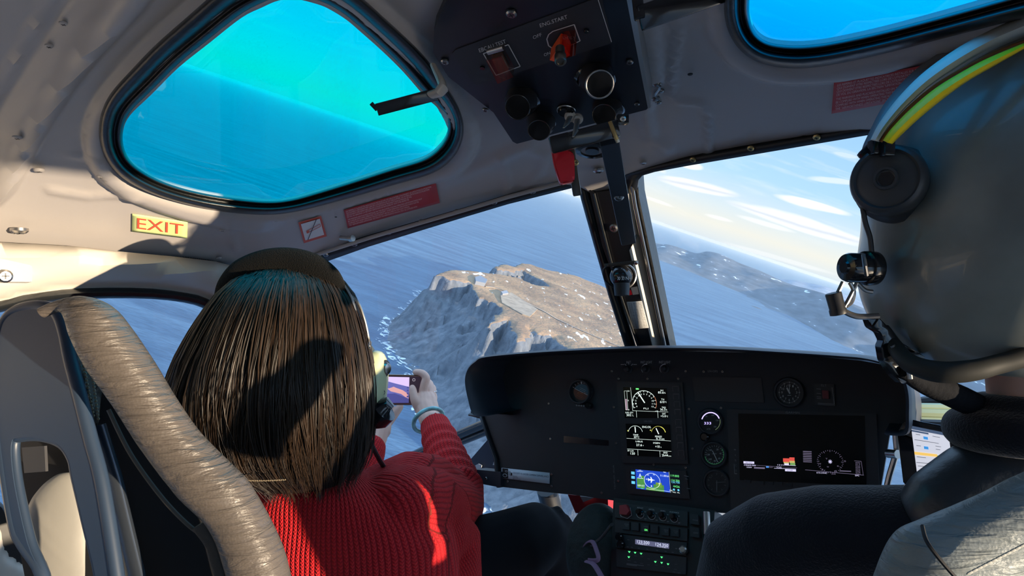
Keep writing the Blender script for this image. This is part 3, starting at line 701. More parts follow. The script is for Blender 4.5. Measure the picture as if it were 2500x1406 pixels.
for x0_, y0_, x1_, y1_, hh, st_ in ((1610,434,1800,476,.0085,1),(1785,495,2130,600,.011,1),(1895,477,2075,523,.007,1),(1655,398,1716,411,.006,.9),(1558,377,1625,420,.007,.7),(1970,434,2110,449,.005,.5),(1800,527,1940,567,.004,.55),(1560,475,1645,505,.003,.5),(1720,523,1790,542,.003,.5),(2030,370,2100,386,.004,.4),(1760,590,2040,670,.004,.35)):
    a, b_ = st2(x0_, y0_), st2(x1_, y1_); cs, ct = (a[0] + b_[0]) / 2, (a[1] + b_[1]) / 2; ra_ = abs(b_[0] - a[0]) / 2 * 1.12; tl = (b_[1] - a[1]) / (b_[0] - a[0])
    ds = mth('SUBTRACT', s_, cs); u = mth('DIVIDE', ds, ra_); v = mth('DIVIDE', mth('SUBTRACT', mth('SUBTRACT', t_, ct), mth('MULTIPLY', ds, tl)), hh)
    v = mth('MULTIPLY_ADD', nzf, .9, v)
    m_ = mth('SUBTRACT', 1.0, mth('ADD', mth('MULTIPLY', u, u), mth('MULTIPLY', v, v))); m_ = mth('MULTIPLY', mth('MULTIPLY', m_, 1.6, None, True), st_, None, True)
    acc = m_ if acc is None else mth('MAXIMUM', acc, m_)
    if hh > .008:
        k = mth('MULTIPLY', m_, mth('MULTIPLY_ADD', mth('ABSOLUTE', mth('ADD', v, .1)), -2.4, 1.0, True)); shade = k if shade is None else mth('MAXIMUM', shade, k)
thin = mth('MULTIPLY', mth('MULTIPLY_ADD', nz.outputs['Fac'], 3.0, -1.55, True), .55); acc = mth('MAXIMUM', acc, mth('MULTIPLY', thin, mth('MULTIPLY_ADD', el, 8.0, .0, True)))
acc = mth('MULTIPLY', acc, mth('GREATER_THAN', F1, .05))
def mixc(f, a, c, bt='MIX'):
    m = N.new('ShaderNodeMix'); m.data_type = 'RGBA'; m.blend_type = bt
    for i, q in ((0, f), (6, a), (7, c)):
        if isinstance(q, tuple): m.inputs[i].default_value = (*q, 1)
        elif isinstance(q, (int, float)): m.inputs[i].default_value = q
        else: L.new(q, m.inputs[i])
    return m.outputs[2]
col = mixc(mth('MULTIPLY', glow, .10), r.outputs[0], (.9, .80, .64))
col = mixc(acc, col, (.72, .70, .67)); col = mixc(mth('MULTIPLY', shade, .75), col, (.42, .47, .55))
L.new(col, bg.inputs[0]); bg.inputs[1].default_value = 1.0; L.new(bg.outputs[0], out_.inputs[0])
sl = bpy.data.lights.new('sun', 'SUN'); sl.energy = 5.5; sl.angle = rad(.6); sl.color = (1, .80, .56)
so = bpy.data.objects.new('sun', sl); C.objects.link(so); so.rotation_euler = SUN.to_track_quat('Z', 'Y').to_euler()
# ------------------------------------------------ overhead console
nOC = V((0, -.30, -.95)).normalized(); oOC = PP(1400, 150, V((.0, .60, RZ - .09)), nOC)
OC = lambda x, y, off=0: PP(x, y, oOC + nOC * off, nOC)
con = empty('overhead_console', OC(1380, 60, -.03), 'black angular overhead switch console on the centre of the cabin roof', 'switch panel')
BO = [(1057,128),(1060,70),(1084,12),(1118,-50),(1518,-70),(1545,0),(1583,262),(1578,268),(1262,351),(1252,346),(1205,275),(1095,188)]
b = nb(); slab(b, [OC(x, y) for x, y in BO], -nOC * .05); bmesh.ops.bevel(b, geom=[e for e in b.edges if len(e.link_faces) == 2 and e.calc_face_angle(0) > .6], offset=.0025, segments=2, affect='EDGES')
obj('console_body', b, M('console_black', (.009, .011, .017), .36), con)
b = nb(); slab(b, [OC(x, y, .0012) for x, y in ((1541,-60),(1547,0),(1588,262),(1582,266),(1530,0),(1522,-60))], -nOC * .05); obj('side_trim', b, M('brushed_trim', (.5, .5, .48), .3, .8), con, smooth=False)
b = nb(); slab(b, [OC(x, y, .001) for x, y in ((1104,131),(1112,122),(1462,-6),(1470,-2),(1494,100),(1490,107),(1166,207),(1156,204))], -nOC * .004); obj('face_plate', b, MT['panel'], con, smooth=False)
oq = lambda *q: (lambda u, v, o=0.0: quad(q, OC, .0012)(u, v, o))
CPR = M('console_print', (.62, .62, .60), .6)
b = nb(); f = quad(((1104,131),(1462,-8),(1494,106),(1160,207)), OC, .0014); line(b, f, [(.99,.98),(1.0,.03)], .012, 0, asp=2.5); obj('plate_edge', b, CPR, con)
for q, s in ((((1168,119),(1233,96),(1236,105),(1171,128)), 'EBCAU TEST'), (((1317,58),(1384,36),(1386,45),(1319,67)), 'ENG.START'), (((1300,88),(1321,80),(1323,88),(1302,96)), 'OFF'), (((1327,131),(1342,125),(1344,132),(1329,138)), 'ON')):
    b = nb(); text(b, quad(q, OC, .0014), s, 0, 0, 1, 1); obj('lettering', b, CPR, con)
b = nb(); line(b, quad(((1180,131),(1241,109),(1270,162),(1211,184)), OC, .0014), [(0,1),(1,1),(1,0),(0,0),(0,1)], .035); obj('switch_outline', b, CPR, con)
fe = quad(((1320,80),(1400,55),(1418,105),(1340,132)), OC, .0014)
b = nb(); line(b, fe, [(.35,.9),(1,.9),(1,.1),(.45,.02),(.2,.1),(.08,.35),(.1,.65),(.2,.82),(.35,.9)], .035); obj('switch_outline', b, CPR, con)
# guarded test switch
b = nb(); fq = quad(((1190,124),(1228,113),(1256,165),(1218,182)), OC, 0)
c8 = [fq(0,1,.002), fq(1,1,.002), fq(1,0,.002), fq(0,0,.002)]; slab(b, c8, nOC * .012)
sw = obj('clear_guard', b, MT['clear'], con, smooth=False, label='clear plastic switch cover')
b = nb(); slab(b, [fq(.2,.8,.001), fq(.8,.8,.001), fq(.8,.2,.001), fq(.2,.2,.001)], nOC * .007); obj('push_button', b, M('button_amber', (.16,.07,.045), .4), sw, smooth=False)
b = nb(); cyl(b, fq(0,.95,.013), fq(1,.95,.013), .003); obj('hinge', b, MT['steel'], sw)
# engine start switch with orange guard
b = nb(); slab(b, [fe(.12,.2,.001), fe(.55,.7,.001), fe(.7,.55,.001), fe(.72,.12,.001), fe(.3,.0,.001)], nOC * .014); gd = obj('orange_guard', b, MT['orange'], con, smooth=False, label='bright orange switch guard')
b = nb(); slab(b, [fe(.62,.75,.004), fe(.98,.65,.004), fe(.90,.12,.004), fe(.62,.12,.004)], nOC * .016); obj('guard_flap', b, glass('clear_red', (.95, .35, .25), .2), gd, smooth=False)
b = nb(); p0, p1 = PD(1367,118,.60), PD(1369,160,.585); tube(b, [p0, p0.lerp(p1, .45)], .0042, 16); d = (p1 - p0).normalized(); lathe(b, p0.lerp(p1, .40), d, [(.0045,0),(.0052,.001),(.0052,.009),(.0044,.0105),(.003,.0105),(.0028,.009)], 20)
obj('toggle_knob', b, M('bronze_knob', (.25, .21, .17), .3, .9), con)
for x, y, r in ((1249,31,.0055),(1086,149,.0045),(1185,267,.004),(1537,150,.004),(1555,253,.003)): screw(OC(x, y, .001), nOC, r, MT['dsteel'], con)
b = nb(); lathe(b, OC(1432,73,.001), nOC, [(.0028,0),(.0028,.002),(.002,.003)], 14); obj('rivet', b, MT['gloss'], con)
b = nb(); lathe(b, OC(1178,164,.001), nOC, [(.0028,0),(.0028,.002)], 14); obj('rivet', b, MT['gloss'], con)
MT['vent'] = M('vent_plastic', (.028, .026, .026), .16, coat=.5)
def vent(bx, by, br, mx, my, mr, dd, ring, nm='air_vent'):
    o = OC(bx, by, 0); m = OC(mx, my, dd); ax = (m - o).normalized(); sc = .00041
    b = nb(); lathe(b, o, nOC, [(br*sc*1.0, 0), (br*sc*1.06, .004), (br*sc*.9, .007), (br*sc*.86, .004)], 36)
    v = obj(nm, b, MT['vent'], con)
    L = (m - o).length; R = mr * sc
    b = nb(); lathe(b, o, ax, [(R*1.25, -.004), (R*1.28, L*.35), (R*1.12, L*.6), (R*1.02, L*.85), (R, L)], 36); lathe(b, o + ax * L, -ax, [(R, 0), (R*.86, 0), (R*.80, L*.8)], 36)
    z = obj('nozzle', b, MT['vent'], v)
    b = nb(); x, y = frame(ax); tube(b, [m + (x * math.cos(k*math.tau/36) + y * math.sin(k*math.tau/36)) * R * .95 for k in range(36)], .0011 if ring else .0006, 8, True); obj('rim', b, MT['steel'] if ring else MT['vent'], v)
    b = nb(); lathe(b, m - ax * L * .5, ax, [(R*.84, 0), (R*.84, .001)], 30); obj('dark_throat', b, MT['black'], v)
vent(1453,186,52, 1464,206,36, .030, 1)
vent(1276,240,48, 1264,262,36, .026, 0)
vent(1486,262,44, 1475,282,34, .020, 0)
vent(1322,293,42, 1316,318,34, .022, 0)
b = nb(); c = OC(1382,270,.002); x, y = frame(nOC); tube(b, [c + (x * math.cos(k*math.tau/32) + y * math.sin(k*math.tau/32)) * .0105 for k in range(32)], .0009, 6, True); lathe(b, c, nOC, [(.0095, 0), (.0095, .003), (.0085, .004)], 28, mi=1); obj('selector_ring', b, [MT['steel'], MT['gloss']], con)
for (a, c_) in (((1392,284),(1381,308)), ((1410,290),(1404,330))):
    b = nb(); p0 = OC(*a, .008); p1 = PD(*c_, .60); ax = (p1 - p0).normalized()
    for k in range(14):
        x, y = frame(ax); an = k * math.tau / 14; q = (x * math.cos(an) + y * math.sin(an)) * .0042; cyl(b, p0 + q, p0 + ax * .011 + q, .0007, seg=5)
    cyl(b, p0, p0 + ax * .011, .0042, seg=16); lathe(b, p0, ax, [(.0068, -.001), (.0068, .002), (.004, .003)], 20)
    tube(b, [p0 + ax * .010, p0.lerp(p1, .8), p1 + V((-.002, 0, -.001))], [.0032, .0026, .001], 8, flat=.4); obj('grip_knob', b, M('pale_knob', (.55, .50, .45), .35, .6), con)
# bracket under the console with the two hanging levers
mb = empty('lever_bracket', PD(1425, 330, .66), 'black box bracket at the front edge of the overhead console, above the centre post', 'bracket')
def bar(p0, p1, w, t, mat, nm, par, bev=.003, up=None, **k):
    d = (p1 - p0); L = d.length; d.normalize(); z = (up or (CAM - (p0 + p1) / 2)).normalized(); x = d.cross(z).normalized(); z = x.cross(d)
    b = nb(); box(b, (p0 + p1) / 2, (w, L, t), Matrix((x, d, z)).transposed(), bev=bev); return obj(nm, b, mat, par, **k)
bar(PD(1343,356,.665), PD(1508,313,.66), .017, .03, MT['gloss'], 'bracket_box', mb)
bar(PD(1490,300,.655), PD(1508,345,.655), .004, .022, MT['brass'], 'end_plate', mb, .001)
b = nb(); box(b, PD(1520,292,.65), (.011, .009, .009), RC, bev=.001); obj('lug', b, MT['gloss'], mb); screw(PD(1521,290,.643), CAM - PD(1521,290,.643), .0028, MT['steel'], mb)
lv = empty('fuel_shutoff_lever', PD(1385, 360, .68), 'dark hanging lever with a bright red plastic cover, left of the centre post', 'lever')
bar(PD(1388,345,.69), PD(1409,474,.74), .0095, .008, M('lever_bronze', (.10, .075, .05), .3, .7), 'lever_arm', lv, .002)
b = nb(); slab(b, [PD(x, y, .672) for x, y in ((1344,345),(1366,350),(1372,362),(1392,366),(1402,376),(1404,436),(1400,444),(1372,449),(1366,444),(1352,398))], -CF * -.010); bmesh.ops.bevel(b, geom=b.edges[:], offset=.0012, segments=2, affect='EDGES'); obj('red_cover', b, MT['red'], lv, label='bright red plastic cover')
screw(PD(1405,397,.69), -CF * 1 + CR * .3, .0032, MT['brass'], lv)
rb = empty('rotor_brake_lever', PD(1495, 350, .68), 'long black lever hanging down in front of the centre post', 'lever')
bar(PD(1487,343,.70), PD(1534,590,.92), .020, .010, MT['black'], 'lever_arm', rb, .002)
bar(PD(1500,343,.705), PD(1546,590,.925), .0016, .012, MT['brass'], 'lit_edge', rb, .0005)  # brass strip standing in for light along the lever's edge
screw(PD(1510,478,.80), -CF + CR * .2, .0065, MT['dsteel'], rb)
b = nb(); lathe(b, PR(1446,362,.004), roofn(0,.8), [(.024,0),(.024,.005),(.017,.006),(.016,-.008)], 32); lathe(b, PR(1446,362,.004), roofn(0,.8), [(.010,0),(.010,.006)], 20)
obj('roof_grommet', b, MT['gloss'], label='round black rubber grommet in the roof lining between the two levers', cat='grommet')
# sun visor arms
va = empty('sun_visor_arm', PR(1070, 200), 'flat black metal arm with a bent tip clamped over the left roof window', 'visor arm')
bar(PD(920,268,.70), PD(1066,230,.70), .0125, .002, MT['gloss'], 'flat_arm', va, .0006)
bar(PD(906,252,.70), PD(921,268,.70), .0045, .002, MT['gloss'], 'bent_tip', va, .0006)
b = nb(); P = [PD(1052,232,.695), PD(1072,226,.69), PD(1082,214,.69), PD(1076,196,.695), PD(1058,160,.70)]; tube(b, P, [.007,.008,.008,.008,.006], 12, flat=.5); obj('clamp', b, M('clamp_beige', (.40, .36, .31), .35), va)
vb = empty('sun_visor_arm', PR(1660, 0), 'black flat arm crossing the roof lining at the top, right of the console', 'visor arm')
bar(PD(1560,46,.60), PD(1790,-34,.60), .022, .005, MT['gloss'], 'flat_arm', vb, .002)
bar(PD(1552,-40,.60), PD(1562,48,.60), .010, .008, MT['gloss'], 'elbow', vb, .002)
# cable clips
b = nb()
for x, y, r in ((1604,205,.006),(1612,222,.005),(1600,240,.006),(1608,250,.004)): ell(b, PR(x, y, .008), (r, r*.7, r), RC, 10)
tube(b, cr([PR(1596,200,.008), PR(1612,212,.012), PR(1600,232,.012), PR(1612,245,.012)], 6), .0015, 6); obj('cable_clip', b, MT['dsteel'], label='small knot of grey clips on the roof lining right of the console', cat='clip')
# ------------------------------------------------ stickers on the roof lining
def decal(name, q, bg, draw, pm, label, cat, off=.003, proj=None, n=8):
    f = quad(q, proj or (lambda x, y, o=0: PR(x, y, relief(x, y) + o)), off); b = nb()
    g_ = [[b.verts.new(f(i / n, j / n, 0)) for i in range(n + 1)] for j in range(n + 1)]
    for j in range(n):
        for i in range(n): b.faces.new((g_[j][i], g_[j][i+1], g_[j+1][i+1], g_[j+1][i]))
    o = obj(name, b, bg, mods=[('SOLIDIFY', dict(thickness=.0008, offset=0))], label=label, cat=cat)
    b = nb(); draw(b, f); obj('print', b, pm, o, smooth=False); return o
def d_(b, f): text(b, f, 'EXIT', .09, .20, .93, .82, o=.0012)
decal('exit_sign', ((323,522),(458,542),(457,582),(322,565)), MT['lime'], d_, MT['exitred'], 'pale yellow EXIT sticker with red letters on the left roof lining', 'exit sign', .0085)
def d_(b, f):
    rect(b, f, .0, .0, 1, 1, 0, .0009, 8); rect(b, f, .09, .11, .91, .89, 1, .0020, 8)
    line(b, f, [(.20,.10),(.78,.92)], .03, 2, .0034); line(b, f, [(.24,.40),(.86,.53),(.86,.64),(.24,.50),(.24,.40)], .025, 0, .0034); line(b, f, [(.24,.45),(.34,.475)], .09, 0, .0034)
decal('no_smoking_sign', ((728,543),(784,527),(798,577),(742,594)), MT['white'], d_, [MT['exitred'], MT['white'], MT['black']], 'square red-bordered white no-smoking sticker beside the red placard', 'sign', .0085)
TX = ['LES REPERES ET PLAQUETTES INDICATRICES INSTALLES SUR CET HELICOPTERE CONCERNENT LES LIMITATIONS D\'UTILISATION', 'QUI DOIVENT ETRE RESPECTEES LORS DE L\'UTILISATION DE CET HELICOPTERE. LES AUTRES LIMITATIONS D\'UTILISATION', 'QUI DOIVENT ETRE RESPECTEES LORS DE L\'UTILISATION SE TROUVENT DANS LE MANUEL DE VOL', 'DE VOL DU GIRAVION. LA SECTION "LIMITATION DE NAVIGABILITE" DOIT ETRE RESPECTEE',
      'THE MARKINGS AND PLACARDS INSTALLED ON THIS HELICOPTER CONTAIN OPERATING LIMITATIONS WHICH MUST', 'BE COMPLIED WITH WHEN OPERATING THIS ROTORCRAFT. OTHER OPERATING LIMITATIONS WHICH MUST BE', 'COMPLIED WITH WHEN OPERATING THIS ROTORCRAFT ARE INCLUDED IN THE FLIGHT MANUAL', 'THE "AIRWORTHINESS LIMITATIONS" SECTION OF THE MAINTENANCE MANUAL MUST BE COMPLIED WITH']
def d_(b, f):
    for i, s in enumerate(TX):
        v = .90 - .105 * i - (.035 if i > 3 else 0); text(b, f, s, .02, v - .045, .02 + .95 * len(s) / 112, v + .03, o=.001)
WPR = M('placard_print', (.85, .62, .60), .6)
decal('limitations_placard', ((839,513),(1064,447),(1074,495),(849,557)), MT['redprint'], d_, WPR, 'long red placard of small white text above the left windscreen', 'placard', .009)
decal('limitations_placard', ((2036,202),(2470,118),(2470,197),(2030,277)), MT['redprint'], d_, WPR, 'red placard of white French and English text above the right windscreen', 'placard', .009)
# ------------------------------------------------ compass on the centre post
cp = empty('standby_compass', PL(1520, 690, .03), 'black ball compass with white marks clamped on the centre windscreen post', 'compass')
oc = PL(1517, 674, .050)
b = nb(); ell(b, oc, (.019, .019, .019), seg=24); obj('compass_ball', b, MT['gloss'], cp)
b = nb(); x_, y_ = CR, CU
tube(b, [oc + (x_ * math.cos(k*math.tau/32) * .0195 + CU * math.sin(k*math.tau/32) * .0195) + CR * .004 for k in range(32)], .0022, 8, True); obj('ring', b, MT['dsteel'], cp)
bar(PL(1478,648,.045), PL(1556,640,.045), .006, .012, MT['black'], 'bracket', cp, .001)
bar(PL(1503,650,.040), PL(1510,664,.045), .012, .010, MT['gloss'], 'neck', cp, .001)
b = nb(); cyl(b, oc - CU * .012 - CF * .004, oc - CU * .032 - CF * .006, .0135, .012, 24); obj('light_housing', b, MT['black'], cp)
b = nb(); tube(b, cr([PL(1485,646,.05), PL(1474,660,.055), PL(1478,684,.055), PL(1500,702,.05), PL(1516,706,.05)], 8), .0016, 8); obj('cable', b, MT['black'], cp)
b = nb(); tube(b, [oc + CF * -.0175 + CR * (k - 6) * .002 + CU * (.002 - .00008 * (k-6)**2) + CF * .00025 * (k-6)**2 for k in range(13)], .0005, 6)
f = lambda u, v, o=0: oc - CF * .0192 + CR * (u - .5) * .02 + CU * (v - .65) * .012
for i, s in enumerate('30 33 N'.split()): text(b, f, s, .02 + .34 * i, .1, .25 + .34 * i, .55)
obj('card_marks', b, MT['white'], cp)
screw(PL(1553,642,.053), nPL, .003, MT['steel'], cp)
b = nb(); f = quad(((1528,710),(1540,708),(1544,719),(1532,722)), PL, .024); rect(b, f, 0, 0, 1, 1); f = quad(((1540,702),(1556,699),(1560,718),(1545,720)), PL, .024); rect(b, f, 0, 0, 1, 1, 1); obj('red_label', b, [MT['red'], MT['grey']], cp)
def d_(b, f):
    for i in range(17):
        for c_ in range(3):
            text(b, f, random.choice(['N 000', '030 031', 'E 090', '120 122', '150 149', 'S 180', '210 211', 'W 270']), .06 + .32 * c_, .02 + .056 * i, .32 + .32 * c_, .055 + .056 * i, o=.0008)
decal('compass_card', ((1530,737),(1567,735),(1584,800),(1545,803)), M('card_white', (.55, .56, .57), .6), d_, MT['black'], 'small white compass deviation card low on the centre post', 'card', .0225, PL, 2)
# ------------------------------------------------ instrument panel
nP = V((0, -.985, .17)).normalized(); oP = PY(1650, 1000, 1.10)
P_ = lambda x, y, off=0: PP(x, y, oP + nP * off, nP)
pnl = empty('instrument_panel', P_(1650, 1230), 'wide black helicopter instrument panel full of gauges and screens under a curved hood', 'instrument panel')
HO = cr([(x, y, 0) for x, y in ((1176,1016),(1150,1012),(1137,972),(1130,930),(1137,900),(1155,881),(1182,869),(1300,858),(1450,850),(1600,846),(1750,848),(1900,856),(2050,866),(2120,873),(2178,890),(2208,914),(2223,955),(2225,1010),(2219,1060),(2170,1063))], 5)
HO = [(p.x, p.y) for p in HO]
hf = lambda x, y, o=0: PP(x, y, oP + nP * .11, nP)
b = nb(); R = []
c0 = V((0, 0, 0))
ins = lambda k: (lambda n_, L: [(p[0] + (1680 - p[0]) * k * .6, p[1] + (1010 - p[1]) * k) for p in HO])(0, 0)
fr = [hf(*p) for p in HO]
rings = [[q + V((0, .26, -.045)) for q in fr], [q + V((0, .04, -.001)) for q in fr], [q + V((0, .006, 0)) for q in fr], [hf(*p) + V((0,-.001,0)) for p in ins(.018)], [hf(*p) + V((0, .006, 0)) for p in ins(.045)], [hf(*p) + V((0, .112, -.004)) for p in ins(.052)]]
loft(b, rings, caps=False, closed=False)
obj('glareshield', b, MT['hood'], pnl, ang=70)
FO = [(1176,1010),(1215,1118),(1221,1188),(1330,1201),(1400,1208),(1500,1222),(1760,1252),(1900,1262),(2140,1262),(2152,1180),(2172,1060),(2215,1050),(2210,900),(2100,880),(1900,862),(1600,856),(1300,870),(1160,895),(1150,990)]
b = nb(); slab(b, [P_(*p) for p in FO], -nP * .012); obj('face_plate', b, MT['panel'], pnl, smooth=False)
b = nb(); E_ = [P_(*p) for p in ((1150,1012),(1178,1016),(1215,1118),(1222,1190))]; tube(b, [q + nP * .004 for q in E_], .006, 8, flat=.5); 
slab(b, [P_(*p) for p in ((1149,1004),(1180,1008),(1220,1118),(1224,1190),(1212,1190),(1205,1120),(1172,1022),(1150,1016))], V((0, .16, .02))); obj('left_flank', b, MT['black'], pnl)
b = nb(); tube(b, [P_(x, y, .006) for x, y in ((2222,950),(2226,1000),(2222,1050))], .006, 8); obj('right_rim', b, MT['hood'], pnl)
PB = M('panel_bezel', (.032, .032, .037), .5); PM = M('module_brown', (.048, .040, .042), .45)
PG = M('module_grey', (.032, .033, .038), .4)
pq = lambda a, b_, c, d, o=.001: quad((a, b_, c, d), P_, o)
scl = .00071
def psc(l, m='grey'):
    for x, y in l: screw(P_(x, y, .0005), nP, .0022, MT['dsteel'], pnl)
A = lambda l: [(1120 + .28446 * x, 830 + .28446 * y) for x, y in l]
B = lambda l: [(1660 + .2845 * x, 830 + .2845 * y) for x, y in l]
psc(A([(1315,267),(1373,332),(1620,332),(1885,332),(2022,342),(773,545),(1333,575),(787,847),(1352,885),(797,1152),(797,1255),(420,1213),(1228,1312),(1370,1210),(1415,1047),(1675,1070),(1948,1095),(1977,592),(2007,932)]) + B([(50,267),(353,583),(108,932)]))
def module(name, q, th, mat, rnd=0, par=None, **k):
    b = nb(); slab(b, [P_(*p, 0) for p in q], nP * th); return obj(name, b, mat, par or pnl, smooth=False, **k)
def glow(name, col, e): return M(name, col, .4, emit=e)
GW, GG, GY, GP = glow('lit_white', (.75, .85, .78), .75), glow('lit_green', (.15, .75, .2), .7), glow('lit_yellow', (.8, .75, .15), .5), glow('lit_pink', (.55, .35, .42), .35)
SCR = M('screen_black', (.003, .005, .006), .25, spec=.25)
# attitude indicator
def gauge(name, cx, cy, r, depth, face, label=None):
    b = nb(); R_ = r * scl; o = P_(cx, cy, 0); lathe(b, o, nP, [(R_*1.22, 0), (R_*1.22, depth*.6), (R_*1.12, depth), (R_*1.0, depth), (R_*.97, depth*.4)], 36); bz = obj(name, b, PB, pnl, label=label)
    f = lambda u, v, off=0: P_(cx + (u - .5) * 2 * r, cy - (v - .5) * 2 * r * 1.0, depth * .42 + off)
    b = nb(); disc(b, f, .5, .5, .5, 0, 0, n=32); face(b, f); return bz, f, b
MK = M('gauge_mark', (.62, .63, .62), .5)
def ticks(b, f, n, r0, r1, w, a0=0, a1=360, mi=1, o=.0006):
    for i in range(n): a = rad(a0 + (a1 - a0) * i / max(1, n - (0 if a1 - a0 == 360 else 1))); line(b, f, [(.5 + r0 * math.sin(a), .5 + r0 * math.cos(a)), (.5 + r1 * math.sin(a), .5 + r1 * math.cos(a))], w, mi, o)
def needle(b, f, a, L, w, mi=1, back=.06, o=.0012): a = rad(a); line(b, f, [(.5 - back * math.sin(a), .5 - back * math.cos(a)), (.5 + L * math.sin(a), .5 + L * math.cos(a))], w, mi, o)
def nums(b, f, l, r, a0, a1, h=.09, mi=1, full=False):
    for i, s in enumerate(l):
        a = rad(a0 + (a1 - a0) * i / (len(l) if full else max(1, len(l) - 1))); x, y = .5 + r * math.sin(a), .5 + r * math.cos(a); w = h * .62 * len(s) / 2; text(b, f, s, x - w, y - h / 2, x + w, y + h / 2, mi, .0006)
g_, f, b = gauge('attitude_indicator', 1420, 957, 27, .012, lambda b, f: None)
tl = rad(-27); m = [(.5 + .36 * math.cos(tl + rad(k)), .5 + .36 * math.sin(tl + rad(k))) for k in range(0, 361, 12)]
for st_, mi in ((0, 2), (15, 3)):
    pts = m[st_:st_ + 16]; b.faces.new([b.verts.new(f(x, y, .0012)) for x, y in pts]).material_index = mi
line(b, f, [m[0], m[15]], .018, 1, .0018)
for k in (-.22, -.15, -.08, .08, .15): c = (.5 - math.sin(tl) * k, .5 + math.cos(tl) * k); line(b, f, [(c[0] - math.cos(tl) * .14, c[1] - math.sin(tl) * .14), (c[0] + math.cos(tl) * .14, c[1] + math.sin(tl) * .14)], .010, 1 if k > 0 else 4, .0018)
ticks(b, f, 9, .39, .47, .02, -60, 90); needle(b, f, 0, .49, .03, 1, -.36); line(b, f, [(.3,.46),(.46,.46),(.5,.43),(.54,.46),(.7,.46)], .018, 4, .002)
obj('dial', b, [MT['black'], MK, M('sky_blue_card', (.03, .12, .17), .4), M('ground_brown', (.13, .035, .015), .4), M('orange_mark', (.5, .15, .04), .5)], g_)
b = nb(); lathe(b, P_(1441, 990, .002), nP, [(.006, 0), (.006, .01), (.004, .012)], 18); obj('cage_knob', b, MT['gloss'], g_)
b = nb(); f = pq((1404,985),(1430,988),(1430,995),(1404,993), .0125); 
for i in range(4): disc(b, f, .15 + .22 * i, .5, .3, 0, asp=3.6, n=8)
obj('slip_marks', b, MT['dim'], g_)
# slot
module('blank_slot', [(1377,1064),(1486,1075),(1486,1088),(1377,1080)], .001, MT['gloss'])
# three dimmer knobs along the top
b = nb()
for (x, y), s, z in (((1535,884), 'BATT', 0), ((1578,884), 'INST LIGHT', 1), ((1623,884), 'INST LIGHT', 1)):
    f = pq((x-14,y-3),(x+14,y-3),(x+14,y+3),(x-14,y+3)); text(b, f, s, .5 - .05 * len(s), 0, .5 + .05 * len(s), 1)
    f = pq((x-14,y+3),(x+14,y+3),(x+14,y+31),(x-14,y+31))
    if z:
        for k in range(12): a0 = 80 + 12 * k; line(b, f, arc(.5, .5, .42, a0, a0 + 12, n=1), .02 + .10 * (1 - k / 12), 0)
    else:
        for a0 in (45, 90, 135): line(b, f, [(.5 + .3 * math.cos(rad(a0)), .6 + .3 * math.sin(rad(a0))), (.5 + .5 * math.cos(rad(a0)), .6 + .5 * math.sin(rad(a0)))], .05)
        line(b, f, [(-.2,.9),(.1,.9)], .05); line(b, f, [(.9,.9),(1.2,.9)], .05)
obj('dimmer_print', b, MK, pnl)
for x, y in ((1535,902), (1578,901), (1624,901)): b = nb(); lathe(b, P_(x, y, 0), nP, [(.0075, 0), (.0075, .002), (.005, .003), (.0045, .012), (.003, .013)], 18); obj('dimmer_knob', b, PB, pnl)
# engine display
vd = module('engine_display', [(1507,931),(1668,934),(1682,1132),(1522,1130)], .004, PG)
bt = module('button_strip', [(1633,938),(1662,941),(1676,1123),(1650,1120)], .0055, PM, par=vd)
b = nb()
for i in range(9):
    u = i / 8.4; x = 1649 + 14 * u; y = 949 + 158 * u + (6 if i > 3 else 0); f = pq((x-8,y-6),(x+8,y-6),(x+8,y+8),(x-8,y+8), .0062)
    line(b, f, [(.05,.9),(.12,.1)], .06); line(b, f, [(.95,.9),(.9,.1)], .06); line(b, f, [(.05,1.0),(.95,1.0)], .14 if i % 2 else .07)
obj('button_marks', b, M('button_print', (.17, .14, .135), .6), bt)
b = nb(); text(b, pq((1573,1026),(1592,1027),(1592,1031),(1573,1030), .0045), 'LN-OFS', 0, 0, 1, 1); obj('registration_print', b, MT['grey'], vd); b = nb(); text(b, pq((1728,903),(1752,904),(1752,909),(1728,908), .0015), 'LN-OFS', 0, 0, 1, 1); obj('registration_print', b, M('reg_print', (.26, .26, .26), .5), pnl)
def screen(name, q, draw, mats, par, o=.0045, **k):
    b = nb(); f = quad(q, P_, o); slab(b, [f(0,1), f(1,1), f(1,0), f(0,0)], nP * .0006); s = obj(name, b, SCR, par, smooth=False, **k)
    b = nb(); f = quad(q, P_, o + .0007); draw(b, f); obj('readout', b, mats, s, smooth=False); return s
C5 = lambda x, y: (1500 + .21345 * x, 920 + .21345 * y)
